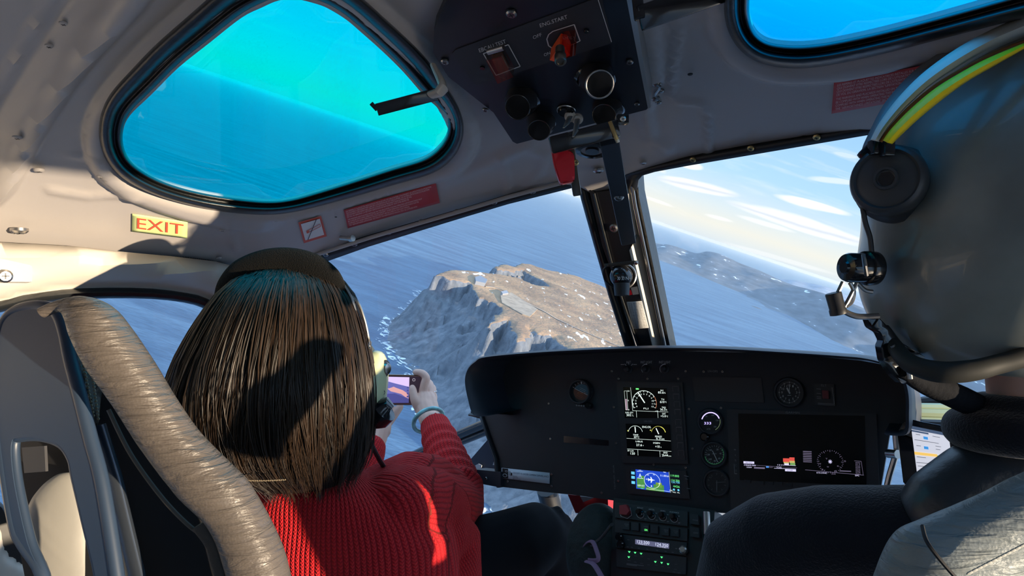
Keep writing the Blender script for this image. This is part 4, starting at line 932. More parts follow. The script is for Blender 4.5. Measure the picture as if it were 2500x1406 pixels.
def d_(b, f):                                                      # first limit indicator
    a = 1.45; line(b, f, [(.17,1),(.19,.24),(1,.20)], .008, 0, asp=a); line(b, f, [(.27,.24),(.27,.02)], .008, 0, asp=a); line(b, f, [(.76,.22),(.76,.0)], .008, 0, asp=a)
    rect(b, f, .29, .93, .36, .98, 1); P = arc(.47, .50, .40, 205, -25, a); line(b, f, P[:-6], .014, 0, asp=a); line(b, f, P[-7:], .014, 3, asp=a)
    for i in range(13):
        an = rad(205 - 230 * i / 12); c, s = math.cos(an), math.sin(an); line(b, f, [(.47 + .40*c/a, .50 + .40*s), (.47 + .35*c/a, .50 + .35*s)], .012, 0, asp=a)
        t = str(i); x, y = .47 + .29*c/a, .50 + .29*s; text(b, f, t, x - .012*len(t), y - .02, x + .012*len(t), y + .025)
    line(b, f, [(.475,.50),(.335,.84)], .035, 0, asp=a)
    for t, x0, y0, x1, y1 in (('N1',.86,.90,.92,.95),('83.6',.80,.82,.93,.89),('%',.94,.82,.97,.87),('T4',.86,.60,.93,.65),('610',.83,.50,.93,.58),('°C',.94,.51,.98,.56),('TRQ',.86,.33,.95,.38),('36.5',.82,.25,.94,.32),('%',.95,.25,.98,.30),('OAT',.86,.12,.94,.17),('+5.0',.82,.03,.94,.10),('°C',.95,.03,.99,.08),('FUEL QTY',.02,.15,.20,.20),('302',.04,.06,.15,.13),('L',.18,.06,.20,.12),('FLI',.44,.29,.55,.34),('x10',.70,.21,.77,.25),('10',.09,.86,.14,.90),('5',.09,.55,.11,.59),('0',.09,.25,.11,.29)): text(b, f, t, x0, y0, x1, y1)
    rect(b, f, .03, .26, .07, .62, 2); line(b, f, [(.02,.88),(.08,.88),(.08,.26),(.03,.26),(.02,.88)], .006, 0, asp=a)
screen('upper_screen', (C5(100,118), C5(595,130), C5(620,470), C5(120,470)), d_, [GW, GG, GP, glow('lit_red', (.6,.2,.1), .5)], vd, label='upper engine screen with a round power dial')
def d_(b, f):
    a = 1.38; line(b, f, [(0,.54),(1,.50)], .008, 0, asp=a); line(b, f, [(0,.21),(1,.18)], .008, 0, asp=a); line(b, f, [(.24,.2),(.24,.02)], .008, 0, asp=a); line(b, f, [(.74,.19),(.74,.0)], .008, 0, asp=a)
    for c in (.21, .73): line(b, f, arc(c, .72, .22, 170, 10, a), .010, 0 if c < .5 else 2, asp=a)
    line(b, f, arc(.73, .72, .22, 70, 10, a), .022, 2, asp=a); line(b, f, [(.21,.73),(.205,.91)], .028, 0, asp=a); line(b, f, [(.735,.70),(.68,.88)], .028, 0, asp=a); rect(b, f, .54, .80, .57, .83, 2); rect(b, f, .03, .76, .05, .80, 2)
    for t, x0, y0, x1, y1 in (('ENG.OIL',.37,.88,.57,.94),('TEMP',.15,.63,.27,.68),('60°C',.17,.56,.29,.62),('PRESS',.65,.60,.80,.65),('5.3',.67,.53,.77,.59),('BAR',.79,.53,.86,.57),('U/BUS',.20,.43,.36,.48),('27.6',.21,.31,.34,.38),('V',.36,.31,.38,.35),('I/GEN',.60,.40,.75,.45),('+10',.64,.28,.74,.35),('A',.76,.28,.78,.32),('FF L/H',.01,.13,.14,.18),('120',.07,.04,.17,.11),('END',.82,.11,.91,.16),('2h44',.78,.02,.92,.09),('mn',.93,.02,.99,.06)): text(b, f, t, x0, y0, x1, y1)
screen('lower_screen', (C5(130,535), C5(635,545), C5(655,920), C5(150,900)), d_, [GW, GG, GY], vd, label='lower engine screen with two small oil gauges')
# moving map navigator
gp = module('navigator_unit', [(1528,1136),(1676,1149),(1686,1218),(1534,1204)], .003, PG)
def d_(b, f):
    a = 2.3; rect(b, f, 0, 0, 1, 1, 0, 0); rect(b, f, .10, .0, .78, .97, 1, .0003); rect(b, f, .12, .05, .28, .55, 2); rect(b, f, .20, .3, .27, .68, 2); rect(b, f, .45, .0, .66, .32, 2); rect(b, f, .50, .2, .62, .42, 3); rect(b, f, .3, .0, .5, .16, 2); rect(b, f, .35,.02,.47,.1, 3)
    line(b, f, arc(.43, .48, .37, 0, 360, a, 40), .016, 4, .0009, asp=a)
    b.faces.new([b.verts.new(f(.42 + x * .07, .52 + y * .16, .001)) for x, y in ((1,0),(.2,.2),(-.1,.9),(-.3,.9),(-.2,.2),(-.7,.2),(-1,.5),(-1,-.5),(-.7,-.2),(-.2,-.2),(-.3,-.9),(-.1,-.9),(.2,-.2))]).material_index = 4
    for t, x0, y0, x1, y1, m_ in (('A',.16,.58,.22,.78,4),('109 KT',.13,.13,.27,.22,4),('GSR',.19,.02,.25,.08,5),('11.00',.61,.74,.73,.83,4),('NM',.74,.74,.78,.81,4),('MFR',.77,.08,.83,.14,4),('33',.33,.72,.37,.78,4),('N',.46,.76,.49,.82,4),('30',.30,.50,.34,.56,4),('24',.55,.35,.58,.41,4),('1',.40,.18,.42,.25,4),('LVL',.17,.92,.22,.97,4),('TRK',.67,.93,.73,.98,4),
        ('119.800',.82,.78,.99,.88,5),('124.700',.82,.56,.99,.66,5),('126.700',.82,.48,.99,.58,6),('4426',.85,.28,.98,.38,5),('MSG',.83,.02,.89,.07,4),('FPL',.92,.02,.97,.07,4)): text(b, f, t, x0, y0, x1, y1, m_, .0010)
    for y in (.70, .48, .22): rect(b, f, .01, y, .08, y + .14, 6, .0007)
    for x, y in ((.83,.10),(.92,.10)): disc(b, f, x + .03, y + .07, .05, 6, .0008, a, 10)
    line(b, f, [(.79,0),(.79,1)], .01, 4, .0008, asp=a); line(b, f, [(.30,.05),(.78,.05)], .012, 4, .0009, asp=a); line(b, f, [(.13,.88),(.25,.90)], .02, 4, .0008, asp=a); line(b, f, [(.13,.54),(.25,.55)], .02, 4, .0008, asp=a)
screen('map_screen', (C5(185,1045), C5(740,1095), C5(765,1340), C5(192,1270)), d_, [glow('map_black', (.004,.01,.02), .2), glow('map_blue', (.012, .05, .42), .75), glow('map_green', (.06, .22, .05), .7), glow('map_olive', (.16, .26, .03), .7), GW, GG, glow('lit_cyan', (.15, .6, .85), .6)], gp, o=.0032, label='bright colour moving map screen')
b = nb(); f = pq((1668,1158),(1686,1160),(1690,1215),(1674,1213), .0035); line(b, f, [(.1,.95),(.7,.93)], .04); line(b, f, [(.2,.82),(.6,.8)], .03); line(b, f, [(.3,.4),(.8,.38)], .03); obj('side_marks', b, MT['dim'], gp)
b = nb(); text(b, pq((1496,1135),(1500,1195),(1503,1195),(1499,1135)), 'AUX. OUTLET', 0, 0, 1, 1); obj('outlet_print', b, MT['dim'], pnl)
# camera notice
def d_(b, f):
    rect(b, f, .01, .03, .13, .97, 0, .0008); disc(b, f, .065, .30, .17, 1, .0012, 3.6); disc(b, f, .065, .30, .12, 0, .0014, 3.6); disc(b, f, .095, .72, .09, 1, .0012, 3.6); disc(b, f, .095, .72, .06, 0, .0014, 3.6)
    for k in range(6): line(b, f, [(.145 + .010 * k, .3 + .03 * abs(k - 3)),(.145 + .010 * k, .80 - .04 * abs(k - 2))], .012, 0, .0008, 3.6)
    rect(b, f, .19, .36, .215, .62, 0, .0008)
    text(b, f, 'COCKPIT IS UNDER CAMERA SURVEILLANCE', .23, .55, .98, .72, 2, .0008)
    for k, w_ in enumerate((.09, .11, .16)): text(b, f, ('Security', 'Area with', 'Not to be used')[k], .23, .30 - .13 * k, .23 + w_, .38 - .13 * k, 0, .0008)
dd = decal('camera_notice', ((1225,1142),(1342,1154),(1342,1181),(1225,1167)), M('sticker_white', (.72, .76, .84), .5), d_, [MT['black'], M('stw', (.5,.5,.55), .5), M('navy_print', (.03, .05, .13), .5)], 'white cockpit camera surveillance sticker on the lower left of the panel', 'sticker', .002, P_, 1)
# cover plate, clock, ELT, gauges
module('cover_plate', [(1691,921),(1859,922),(1866,983),(1698,979)], .002, PG)
psc([(1695,928),(1856,928),(1700,973),(1862,978),(1718,907),(1764,907)])
g_, f, b = gauge('clock', 1927, 958, 27, .006, lambda b, f: None); ticks(b, f, 60, .44, .48, .012); ticks(b, f, 12, .42, .49, .03); nums(b, f, ['12','1','2','3','4','5','6','7','8','9','10','11'], .33, 0, 360, .10, full=True); needle(b, f, 0, .36, .025); needle(b, f, -28, .24, .07); line(b, f, [(.42,.37),(.58,.37)], .02, 1); obj('dial', b, [MT['black'], MK], g_)
el_ = module('locator_switch', [(1988,936),(2037,938),(2040,990),(1990,988)], .003, PG)
b = nb(); f = pq((1990,936),(2036,938),(2038,990),(1992,988), .0034); text(b, f, 'ELT', .32, .88, .60, .98); line(b, f, [(.88,.85),(.97,.06),(.1,.08)], .03, 0); line(b, f, [(.92,.85),(1.0,.0),(.1,.02)], .02, 0)
for y in (.75, .54, .38, .30): line(b, f, [(.06,y),(.30,y-.01)], .03, 0)
obj('print', b, MT['dim'], el_)
b = nb(); slab(b, [P_(*p, .003) for p in ((2008,953),(2024,954),(2025,974),(2010,973))], nP * .006); obj('red_guard', b, M('guard_dark_red', (.20, .02, .03), .4), el_, smooth=False)
LV = glow('lit_violet', (.50, .42, .95), 1.1)
g_, f, b = gauge('torque_gauge', 1735, 1029, 25, .006, lambda b, f: None); line(b, f, arc(.5, .5, .44, 165, 20), .05, 2); line(b, f, arc(.5, .5, .46, 15, -60), .02, 3); 
text(b, f, '333', .18, .36, .52, .48, 2); nums(b, f, ['50','100','150','200'], .33, -40, 140, .07); text(b, f, 'KTS', .32, .10, .48, .17, 1); obj('dial', b, [MT['black'], MK, LV, glow('dim_yellow', (.3,.4,.2), .3)], g_)
b = nb(); lathe(b, P_(1723,1066,0), nP, [(.007,0),(.007,.008),(.005,.010)], 18); obj('baro_knob', b, MT['gloss'], g_)
g_, f, b = gauge('airspeed_gauge', 1744, 1110, 25, .006, lambda b, f: None); line(b, f, arc(.5, .5, .46, 40, -170), .025, 2); ticks(b, f, 24, .39, .47, .014); nums(b, f, ['20','40','60','80','100','120','140'], .30, 30, 320, .08); needle(b, f, 155, .40, .035, 1, .22); text(b, f, 'KNOTS', .40, .52, .60, .57, 1); obj('dial', b, [MT['black'], MK, M('green_arc', (.05, .33, .12), .5, emit=.15)], g_)
g_, f, b = gauge('altimeter', 1750, 1178, 25, .006, lambda b, f: None); ticks(b, f, 50, .44, .47, .008); ticks(b, f, 10, .38, .47, .02); needle(b, f, 180, .38, .035, 1, .1); needle(b, f, 85, .42, .02, 1, .05); text(b, f, 'ALT', .12, .72, .26, .78, 1); obj('dial', b, [MT['black'], MT['dim']], g_)
# big flight display
fd = module('flight_display', [(1776,999),(2140,1010),(2150,1256),(1786,1240)], .004, PG)
b = nb(); text(b, pq((1918,1004),(1952,1005),(1952,1010),(1918,1009), .0046), 'GARMIN', 0, 0, 1, 1); obj('maker_print', b, MT['dim'], fd)
GVd = glow('violet_dim', (.24, .20, .30), .35); GVl = glow('violet_lit', (.62, .58, .80), .7)
B1 = lambda x, y: (1660 + .2845 * x, 830 + .2845 * y)
def d_(b, f):
    q = lambda x, y: ((x - 500) / 1100, 1 - (y - 640) / 600)            # crop coordinates to screen
    def rc(x0, y0, x1, y1, m_, o=.0005): a = q(x0, y1); c = q(x1, y0); rect(b, f, a[0], a[1], c[0], c[1], m_, o)
    def tx(s, x0, y0, x1, y1, m_=0): a = q(x0, y1); c = q(x1, y0); text(b, f, s, a[0], a[1], c[0], c[1], m_, .0008)
    rc(535,1070,628,1090,1); tx('TRN NAV', 550,1074,615,1086, 5); tx('1060.00', 540,1098,640,1110,1); tx('1030M', 560,1118,605,1128,1); rc(625,1118,720,1132,0); rc(730,1106,755,1120,4); tx('NAV', 760,1108,790,1120,0); tx('TCAS', 820,1106,865,1120,1)
    tx('121', 830,1086,865,1096,1); line(b, f, [q(870,1090), q(990,1092)], .005, 1, asp=2); line(b, f, [q(800,1122), q(990,1122)], .005, 1, asp=2); rc(895,1126,990,1144,1); tx('0.7 NM', 915,1129,960,1141,5)
    rc(880,1030,935,1062,2); rc(935,1020,980,1050,2, .0006); rc(885,1062,930,1075,3); rc(935,1050,982,1068,3, .0006); rc(890,1075,930,1092,1); rc(940,1068,985,1090,6, .0006)
    line(b, f, [q(540,1098), q(1000,1112)], .004, 0, asp=2)
    for k in range(7): rc(1055, 960 + 15 * k, 1130, 967 + 15 * k, 0)
    c = q(1290, 1045)
    for k in range(36): a = rad(k * 10); r0 = .155 if k % 3 else .14; line(b, f, [(c[0] + r0 * math.cos(a) * .62, c[1] + r0 * math.sin(a)), (c[0] + .17 * math.cos(a) * .62, c[1] + .17 * math.sin(a))], .006, 0, asp=2)
    for a in range(0, 360, 45): line(b, f, [c, (c[0] + .016 * math.cos(rad(a)), c[1] + .03 * math.sin(rad(a)))], .007, 1, asp=2)
    for k, (x, y) in enumerate(((1190,1060),(1260,1085),(1325,1120),(1410,1030),(1250,1015),(1350,1075),(1210,1110))): tx('NWESTK3'[k], x, y, x + 18, y + 12, 0)
    tx('KTS SYNC', 1170,1140,1260,1152, 1); tx('IDE', 1300,1144,1335,1156, 0); tx('DFC', 1505,1150,1540,1162,1); line(b, f, [q(1070,1125), q(1580,1150)], .006, 0, asp=2)
    for k in range(8): tx('%03d' % (k * 13), 1510, 1040 + 14 * k, 1550, 1050 + 14 * k, 0)
    line(b, f, [q(1500,1030), q(1560,1032), q(1575,1148)], .005, 0, asp=2); rc(1370,1118,1470,1126,0)
screen('glass_screen', (B1(500,630), B1(1585,650), B1(1600,1250), B1(515,1200)), d_, [GVd, GVl, glow('lit_red2', (.7, .08, .06), .6), glow('lit_amber', (.65, .5, .15), .5), glow('lit_blue', (.06, .22, .6), .7), MT['black'], glow('lit_green2', (.2, .4, .12), .5)], fd, label='large dark glass flight screen')
b = nb(); f = pq((1788,1094),(1800,1095),(1803,1158),(1791,1157), .0046); line(b, f, [(.3,.95),(.7,.95)], .04, asp=.3); line(b, f, [(.2,.4),(.2,.02),(.7,.02)], .04, asp=.3)
for i, s in enumerate('DCBA'): text(b, f, s, .4, .1 + .2 * i, .7, .18 + .2 * i)
obj('soft_key_print', b, MT['dim'], fd)
for x, y in ((1825,1174),(1857,1178),(1880,1179),(1903,1180),(1926,1182)): b = nb(); slab(b, [P_(x + i, y + j, .004) for i, j in ((-8,-3),(8,-2),(8,5),(-8,4))], nP * .002); obj('soft_key', b, PB, fd, smooth=False)
# lower lip and shelf left of the panel
b = nb(); slab(b, [PP(x, y, oP + nP * .01, nP) for x, y in ((1150,1145),(1222,1152),(1222,1190),(1158,1178))], -nP * .05); sh = obj('side_shelf', b, MT['hood'], pnl, smooth=False); screw(PP(1187,1168, oP + nP * .012, nP), nP, .0028, MT['dsteel'], sh)
b = nb(); sp_ = lambda x, y: PY(x, y, 1.26); slab(b, [sp_(*p) for p in ((1150,1120),(1195,1068),(1225,1060),(1225,1150),(1150,1150))], V((0, .05, -.02))); bx_ = obj('side_tray', b, M('tray_blue_grey', (.035, .045, .065), .5), pnl, smooth=False)
b = nb(); slab(b, [PY(*p, 1.255) for p in ((1203,1135),(1212,1106),(1220,1108),(1218,1137))], V((0, .002, 0))); slab(b, [PY(*p, 1.255) for p in ((1209,1103),(1213,1096),(1218,1097),(1218,1104))], V((0, .002, 0))); slab(b, [PY(*p, 1.255) for p in ((1160,1136),(1168,1132),(1176,1136),(1174,1146),(1164,1146))], V((0, .002, 0))); obj('paper_label', b, M('paper', (.55, .56, .58), .6), bx_, smooth=False)
# struts and red box beneath the panel
b = nb(); tube(b, [PY(1335,1195,1.25), PY(1350,1250,1.28), PY(1372,1320,1.3)], .022, 10); obj('trim_5', b, MT['black'], kind='structure')
b = nb(); slab(b, [PY(*p, 1.20) for p in ((1386,1207),(1484,1217),(1486,1262),(1405,1252))], V((0, .06, .0))); rbx = obj('red_box', b, M('red_case', (.30, .012, .018), .5), smooth=False, label='dark red case with a pale triangle, tucked under the instrument panel', cat='case')
b = nb(); slab(b, [PY(*p, 1.195) for p in ((1416,1211),(1450,1215),(1424,1226))], V((0, .003, 0))); obj('triangle_mark', b, MT['grey'], rbx, smooth=False)
# ------------------------------------------------ radio stack
nR = V((.0, -.90, .43)).normalized(); oR = PY(1600, 1225, 1.06)
R_s = lambda x, y, off=0: PP(x, y, oR + nR * off, nR)
st = empty('radio_stack', R_s(1600, 1400), 'black centre pedestal with radio and switch rows below the instrument panel', 'radio stack')
b = nb(); slab(b, [R_s(*p) for p in ((1498,1215),(1745,1246),(1740,1330),(1735,1480),(1490,1480),(1492,1330))], -nR * .10); obj('pedestal', b, MT['black'], st, smooth=False)
C6 = lambda x, y: (1160 + .24 * x, 1180 + .24 * y)
def row(nm, q, th=.004, mat=None):
    b = nb(); slab(b, [R_s(*C6(*p)) for p in q], nR * th); return obj(nm, b, mat or PG, st, smooth=False)
rq = lambda a, b_, c, d, o=.0045: quad((C6(*a), C6(*b_), C6(*c), C6(*d)), R_s, o)
r1 = row('switch_row', ((1430,195),(2170,290),(2168,440),(1430,350)))
b = nb(); slab(b, [R_s(*C6(*p), .004) for p in ((1490,235),(1560,225),(1590,290),(1560,330),(1490,322))], nR * .010); obj('red_guard', b, M('guard_red', (.38, .03, .04), .4), r1, smooth=False)
b = nb(); f = rq((1430,195),(2170,290),(2168,440),(1430,350)); line(b, f, [(.07,.82),(.07,.15),(.16,.05),(.22,.3),(.2,.8)], .03, asp=4.5)
for i, (s, x, y) in enumerate((('PITOT', 1680, 300), ('A/COL', 1795, 317), ('HORN', 1910, 330), ('AVIONICS', 2025, 347))):
    cxx = (x - 1430) / 740; text(b, f, s, cxx - .013 * len(s) / 1.6, .80, cxx + .013 * len(s) / 1.6, .90); line(b, f, arc(cxx, .42, .24, 0, 360, 4.8), .03, asp=4.8); text(b, f, 'ON', cxx + .055, .60, cxx + .075, .67); text(b, f, 'OFF', cxx + .055, .14, cxx + .085, .21)
obj('row_print', b, MK, r1)
for x, y in ((1680,300),(1795,317),(1910,330),(2025,347)): b = nb(); lathe(b, R_s(*C6(x, y), .004), nR, [(.0058,0),(.0058,.003),(.004,.004),(.0025,.011),(.0035,.013)], 16); obj('toggle', b, MT['gloss'], r1)
r2 = row('button_row', ((1430,375),(2168,465),(2165,590),(1432,500)))
for i, (x, y) in enumerate(((1540,430),(1635,440),(1737,455),(1830,470),(1940,490),(2040,500))):
    b = nb(); slab(b, [R_s(*C6(x + u, y + v), .004) for u, v in ((-38,-42),(38,-34),(38,46),(-38,38))], nR * .004); bb = obj('push_button', b, PB, r2, smooth=False)
    if i not in (1, 3):
        b = nb(); f = rq((x-30,y-30),(x+30,y-24),(x+30,y+34),(x-30,y+28), .0085); text(b, f, ('ENG TEMP','','HORN','','GPU','PWR')[i][:4], .15, .70, .85, .88, 0)
        if i == 2: text(b, f, 'ON', .25, .05, .75, .40, 1)
        else: text(b, f, 'TEST', .25, .40, .75, .58, 0)
        obj('legend', b, [MT['dim'], glow('on_green', (.15, .95, .2), 1.0)], bb)
r3 = row('radio_unit', ((1440,515),(2160,605),(2155,735),(1440,650)))
def d_(b, f):
    rect(b, f, 0, 0, 1, 1, 0, 0, 1); text(b, f, '123.500', .06, .30, .42, .90, 1); text(b, f, '124.350', .60, .25, .97, .85, 1); text(b, f, 'TOWER ACT', .08, .05, .35, .2, 1); text(b, f, 'COM STBY', .65, .03, .92, .17, 1)
b = nb(); f = rq((1628,568),(1975,612),(1972,665),(1628,617), .0048); d_(b, f); obj('frequency_display', b, [glow('lcd_violet', (.10, .10, .17), .6), glow('lcd_white', (.6, .62, .75), .7)], r3, smooth=False)
b = nb(); f = rq((1440,515),(2160,605),(2155,735),(1440,650))
for x in (.14, .20, .30, .42, .56, .68, .78, .88): line(b, f, [(x, .14), (x + .03, .13)], .03, asp=5)
line(b, f, [(.15,.68),(.18,.67)], .03, asp=5); line(b, f, [(.83,.45),(.86,.45)], .05, asp=5); obj('row_print', b, MT['dim'], r3)
for x, y in ((1480,550),(1495,625),(2130,680)): b = nb(); lathe(b, R_s(*C6(x, y), .004), nR, [(.006,0),(.006,.009),(.004,.011)], 16); obj('tuning_knob', b, MT['gloss'] if x < 2000 else MT['steel'], r3)
r4 = row('audio_panel', ((1445,668),(2155,755),(2150,930),(1450,850)))
b = nb()
for x, y in ((1568,697),(1627,705),(1688,715),(1563,750),(1897,752),(1833,798),(1897,808),(1962,822)):
    f = rq((x-13,y-9),(x+13,y-6),(x+13,y+12),(x-13,y+9), .0048); b.faces.new([b.verts.new(f(*q)) for q in ((0,1),(1,1),(.5,0))])
obj('green_lamp', b, glow('lamp_green', (.08, .85, .2), 1.1), r4, smooth=False)
b = nb(); f = rq((1445,668),(2155,755),(2150,930),(1450,850))
for x, y in ((.17,.78),(.26,.80),(.35,.80),(.17,.50),(.26,.45),(.35,.42),(.45,.72),(.45,.38),(.57,.70),(.64,.66),(.74,.62),(.84,.60),(.56,.42),(.65,.38),(.74,.36),(.84,.30)): text(b, f, random.choice(('COM1','COM2','NAV','MIC','TEL','ICS','AUX')), x - .02, y - .08, x + .02, y - .04)
text(b, f, 'VOX', .80, .05, .84, .11); text(b, f, 'CREW', .86, .03, .92, .09); line(b, f, [(.13,.25),(.38,.24)], .03, asp=4); line(b, f, [(.13,.19),(.28,.19)], .03, asp=4); obj('row_print', b, MT['dim'], r4)
for i, (x, y) in enumerate(((2240,370),(2245,500))):
    b = nb(); slab(b, [R_s(*C6(x + u, y + v), .0) for u, v in ((-45,-55),(45,-40),(50,60),(-40,48))], nR * .008); s_ = obj('breaker_block', b, PB, st, smooth=False)
    b = nb(); text(b, rq((x-25,y-6),(x+25,y+0),(x+25,y+14),(x-25,y+8), .0085), ('PHONE', 'OFF')[i], 0, 0, 1, 1); obj('legend', b, MT['dim'], s_)
b = nb(); tube(b, [R_s(*C6(2352,290), .02), R_s(*C6(2358,520), .02)], .0052, 12); obj('chrome_post', b, MT['steel'], label='short chrome post beside the right edge of the radio stack', cat='post')
# ------------------------------------------------ tablet on the right of the panel
nT = (V((0, -1, .25)) - CR * .1).normalized(); oT = PY(2260, 1100, 1.02)
T_ = lambda x, y, off=0: PP(x, y, oT + nT * off, nT)
tb = empty('tablet', T_(2260, 1170), 'tablet computer with a bright white chart page, at the right end of the instrument panel', 'tablet')
b = nb(); slab(b, [T_(x, y) for x, y in ((2190,1056),(2205,1030),(2225,1024),(2330,1044),(2345,1120),(2345,1190),(2222,1190),(2205,1180))], -nT * .009); bmesh.ops.bevel(b, geom=b.edges[:], offset=.0015, segments=2, affect='EDGES'); obj('tablet_body', b, MT['gloss'], tb)
def d_(b, f):
    rect(b, f, 0, 0, 1, 1, 0, 0); rect(b, f, 0, .94, 1, 1, 1); rect(b, f, .0, .90, .45, .93, 1); rect(b, f, .30, .80, .42, .85, 2); rect(b, f, .28, .62, .40, .67, 2); rect(b, f, .0, .50, .62, .55, 3); rect(b, f, .62, .48, .86, .53, 4)
    for x0, x1, y in ((.1,.22,.86),(.55,.75,.88),(.05,.7,.76),(.08,.2,.66),(.6,.75,.70),(.6,.72,.64),(.05,.3,.46),(.02,.45,.36),(.05,.25,.30),(.05,.5,.22),(.05,.4,.14)): rect(b, f, x0, y, x1, y + .008, 5)
b = nb(); f = quad(((2224,1039),(2316,1058),(2330,1180),(2242,1180)), T_, .0008); d_(b, f)
obj('screen', b, [glow('page_white', (.60, .60, .66), .55), glow('page_slate', (.08, .12, .2), .4), glow('page_blue', (.05, .3, .7), .5), glow('page_amber', (.8, .5, .12), .6), glow('page_green', (.2, .45, .15), .5), M('page_text', (.15, .16, .2), .5)], tb, smooth=False)
b = nb(); bp = [PY(2186,1058,1.06), PY(2190,1100,1.06), PY(2172,1160,1.06), PY(2166,1185,1.06)]; tube(b, bp, .004, 8); tube(b, [PY(2168,1107,1.05), PY(2192,1109,1.04)], .006, 10); 
obj('tablet_mount', b, MT['steel'], label='thin metal mount holding the tablet beside the panel edge', cat='bracket')
# carpet hump / pilot side clutter between knee and radio stack
b = nb(); ell(b, PY(1462, 1350, 1.06), (.055, .07, .085), seg=20); o = obj('canvas_cover', b, M('canvas_green_grey', (.035, .042, .040), .9, bump=(25, .8, .02)), label='grey-green canvas cover between the black knee and the radio stack', cat='cover', mods=[('SUBSURF', dict(levels=1, render_levels=1))])
b = nb(); tube(b, cr([PY(1418,1345,1.0), PY(1432,1325,1.0), PY(1446,1322,.99), PY(1455,1340,.98), PY(1460,1366,.97), PY(1436,1368,.97)], 8), .0035, 8, flat=.4); tube(b, cr([PY(1432,1370,.97), PY(1450,1378,.96), PY(1470,1410,.95)], 6), .005, 8, flat=.4); obj('pink_strap', b, M('strap_mauve', (.28, .15, .24), .6), label='mauve strap loop hanging beside the black knee', cat='strap')
b = nb(); tube(b, cr([PY(1494,1280,1.0), PY(1470,1310,1.0), PY(1445,1330,1.0)], 6), .007, 8, flat=.4); obj('black_strap', b, MT['black'], label='black strap running from the radio stack towards the knee', cat='strap')
# ------------------------------------------------ seats
def leathermat(nt, b, tc):
    N, L = nt.nodes, nt.links
    w = N.new('ShaderNodeTexNoise'); w.inputs['Scale'].default_value = 46; w.inputs['Detail'].default_value = 6; w.inputs['Distortion'].default_value = .8
    mp = N.new('ShaderNodeMapping'); mp.inputs['Scale'].default_value = (.5, .5, 3.6); mp.inputs['Rotation'].default_value = (rad(20), rad(25), 0)
    L.new(tc.outputs['Object'], mp.inputs[0]); L.new(mp.outputs[0], w.inputs['Vector'])
    v = N.new('ShaderNodeTexVoronoi'); v.inputs['Scale'].default_value = 420; L.new(tc.outputs['Object'], v.inputs['Vector'])
    a = N.new('ShaderNodeMath'); a.operation = 'MULTIPLY_ADD'; a.inputs[1].default_value = .04; L.new(v.outputs['Distance'], a.inputs[0]); L.new(w.outputs['Fac'], a.inputs[2])
    u = N.new('ShaderNodeBump'); u.inputs['Strength'].default_value = .75; u.inputs['Distance'].default_value = .006; L.new(a.outputs[0], u.inputs['Height']); L.new(u.outputs[0], b.inputs['Normal'])
LE = M('grey_leather', (.115, .098, .085), .36, extra=leathermat); LE2 = M('light_leather', (.20, .225, .225), .45, extra=leathermat)
MT['seatshell'] = M('seat_shell_blue', (.028, .048, .085), .42, spec=.6); MT['suede'] = M('dark_suede', (.012, .012, .014), .8)
def roll(bm, A_, B_, d, fl=1.0, n=60, seg=20, dd=None):                 # padded roll whose two visible edges were measured
    def rs(P):
        P = [V((*p, 0)) for p in P]; L = [0]
        for i in range(len(P) - 1): L.append(L[-1] + (P[i+1] - P[i]).length)
        o = []
        for k in range(n):
            t = L[-1] * k / (n - 1); i = max(j for j in range(len(P) - 1) if L[j] <= t + 1e-9); o.append(P[i].lerp(P[i+1], (t - L[i]) / (L[i+1] - L[i])))
        return o
    A_, B_ = rs([tuple(p[:2]) for p in cr([(x, y, 0) for x, y in A_], 6)]), rs([tuple(p[:2]) for p in cr([(x, y, 0) for x, y in B_], 6)]); rings = []
    for k in range(n):
        D = d + (dd or 0) * k / (n - 1); c = (A_[k] + B_[k]) / 2; ce = PD(c.x, c.y, D); h = (PD(A_[k].x, A_[k].y, D) - PD(B_[k].x, B_[k].y, D)) / 2; w = CF * -h.length * fl
        rings.append([ce + h * math.copysign(abs(math.cos(a)) ** .8, math.cos(a)) + w * math.sin(a) * (1 + .03 * noise.noise(V((k * .35, a * 2, 0)))) for a in [q * math.tau / seg for q in range(seg)]])
    loft(bm, rings)
ls = empty('left_seat', PD(350, 1500, .66), 'grey leather seat with a blue-grey moulded back, holding the passenger in red', 'seat')
nS = V((.25, -1, .12)).normalized(); oS = PY(130, 1100, .30)
S_ = lambda x, y, off=0: PP(x, y, oS + nS * off, nS)
SHO = cl([(4,860),(10,800),(28,768),(60,752),(105,748),(140,765),(158,810),(172,880),(196,969),(222,1072),(248,1170),(274,1325),(295,1470),(300,1560)], 1)
SHO = [(p.x, p.y) for p in cr([(x, y, 0) for x, y in [(120,1560),(105,1406),(60,1330),(38,1280),(12,1120),(0,980),(4,860),(10,800),(28,768),(60,752),(105,748),(140,765),(158,810),(172,880),(196,969),(222,1072),(248,1170),(274,1325),(295,1470),(305,1560)]], 4)]
CUT = [(p.x, p.y) for p in cr([(x, y, 0) for x, y in [(125,1540),(108,1406),(77,1325),(50,1210),(38,1130),(38,1078),(55,1068),(103,1067),(150,1083),(176,1119),(186,1165),(212,1274),(243,1406),(262,1540)]], 4)]
def shp(x, y):
    e = segd(x, y, SHO); return S_(x, y, 0)
b = nb(); sheet(b, SHO, [CUT], shp, 7); obj('back_shell', b, MT['seatshell'], ls, mods=[SOL(.008, 0)], smooth=False)
b = nb(); tube(b, [S_(x, y, -.001) for x, y in SHO], .0062, 10); obj('shell_rim', b, MT['seatshell'], ls)
b = nb(); tube(b, [S_(x, y, -.001) for x, y in CUT], .0045, 10); obj('cutout_rim', b, MT['seatshell'], ls)
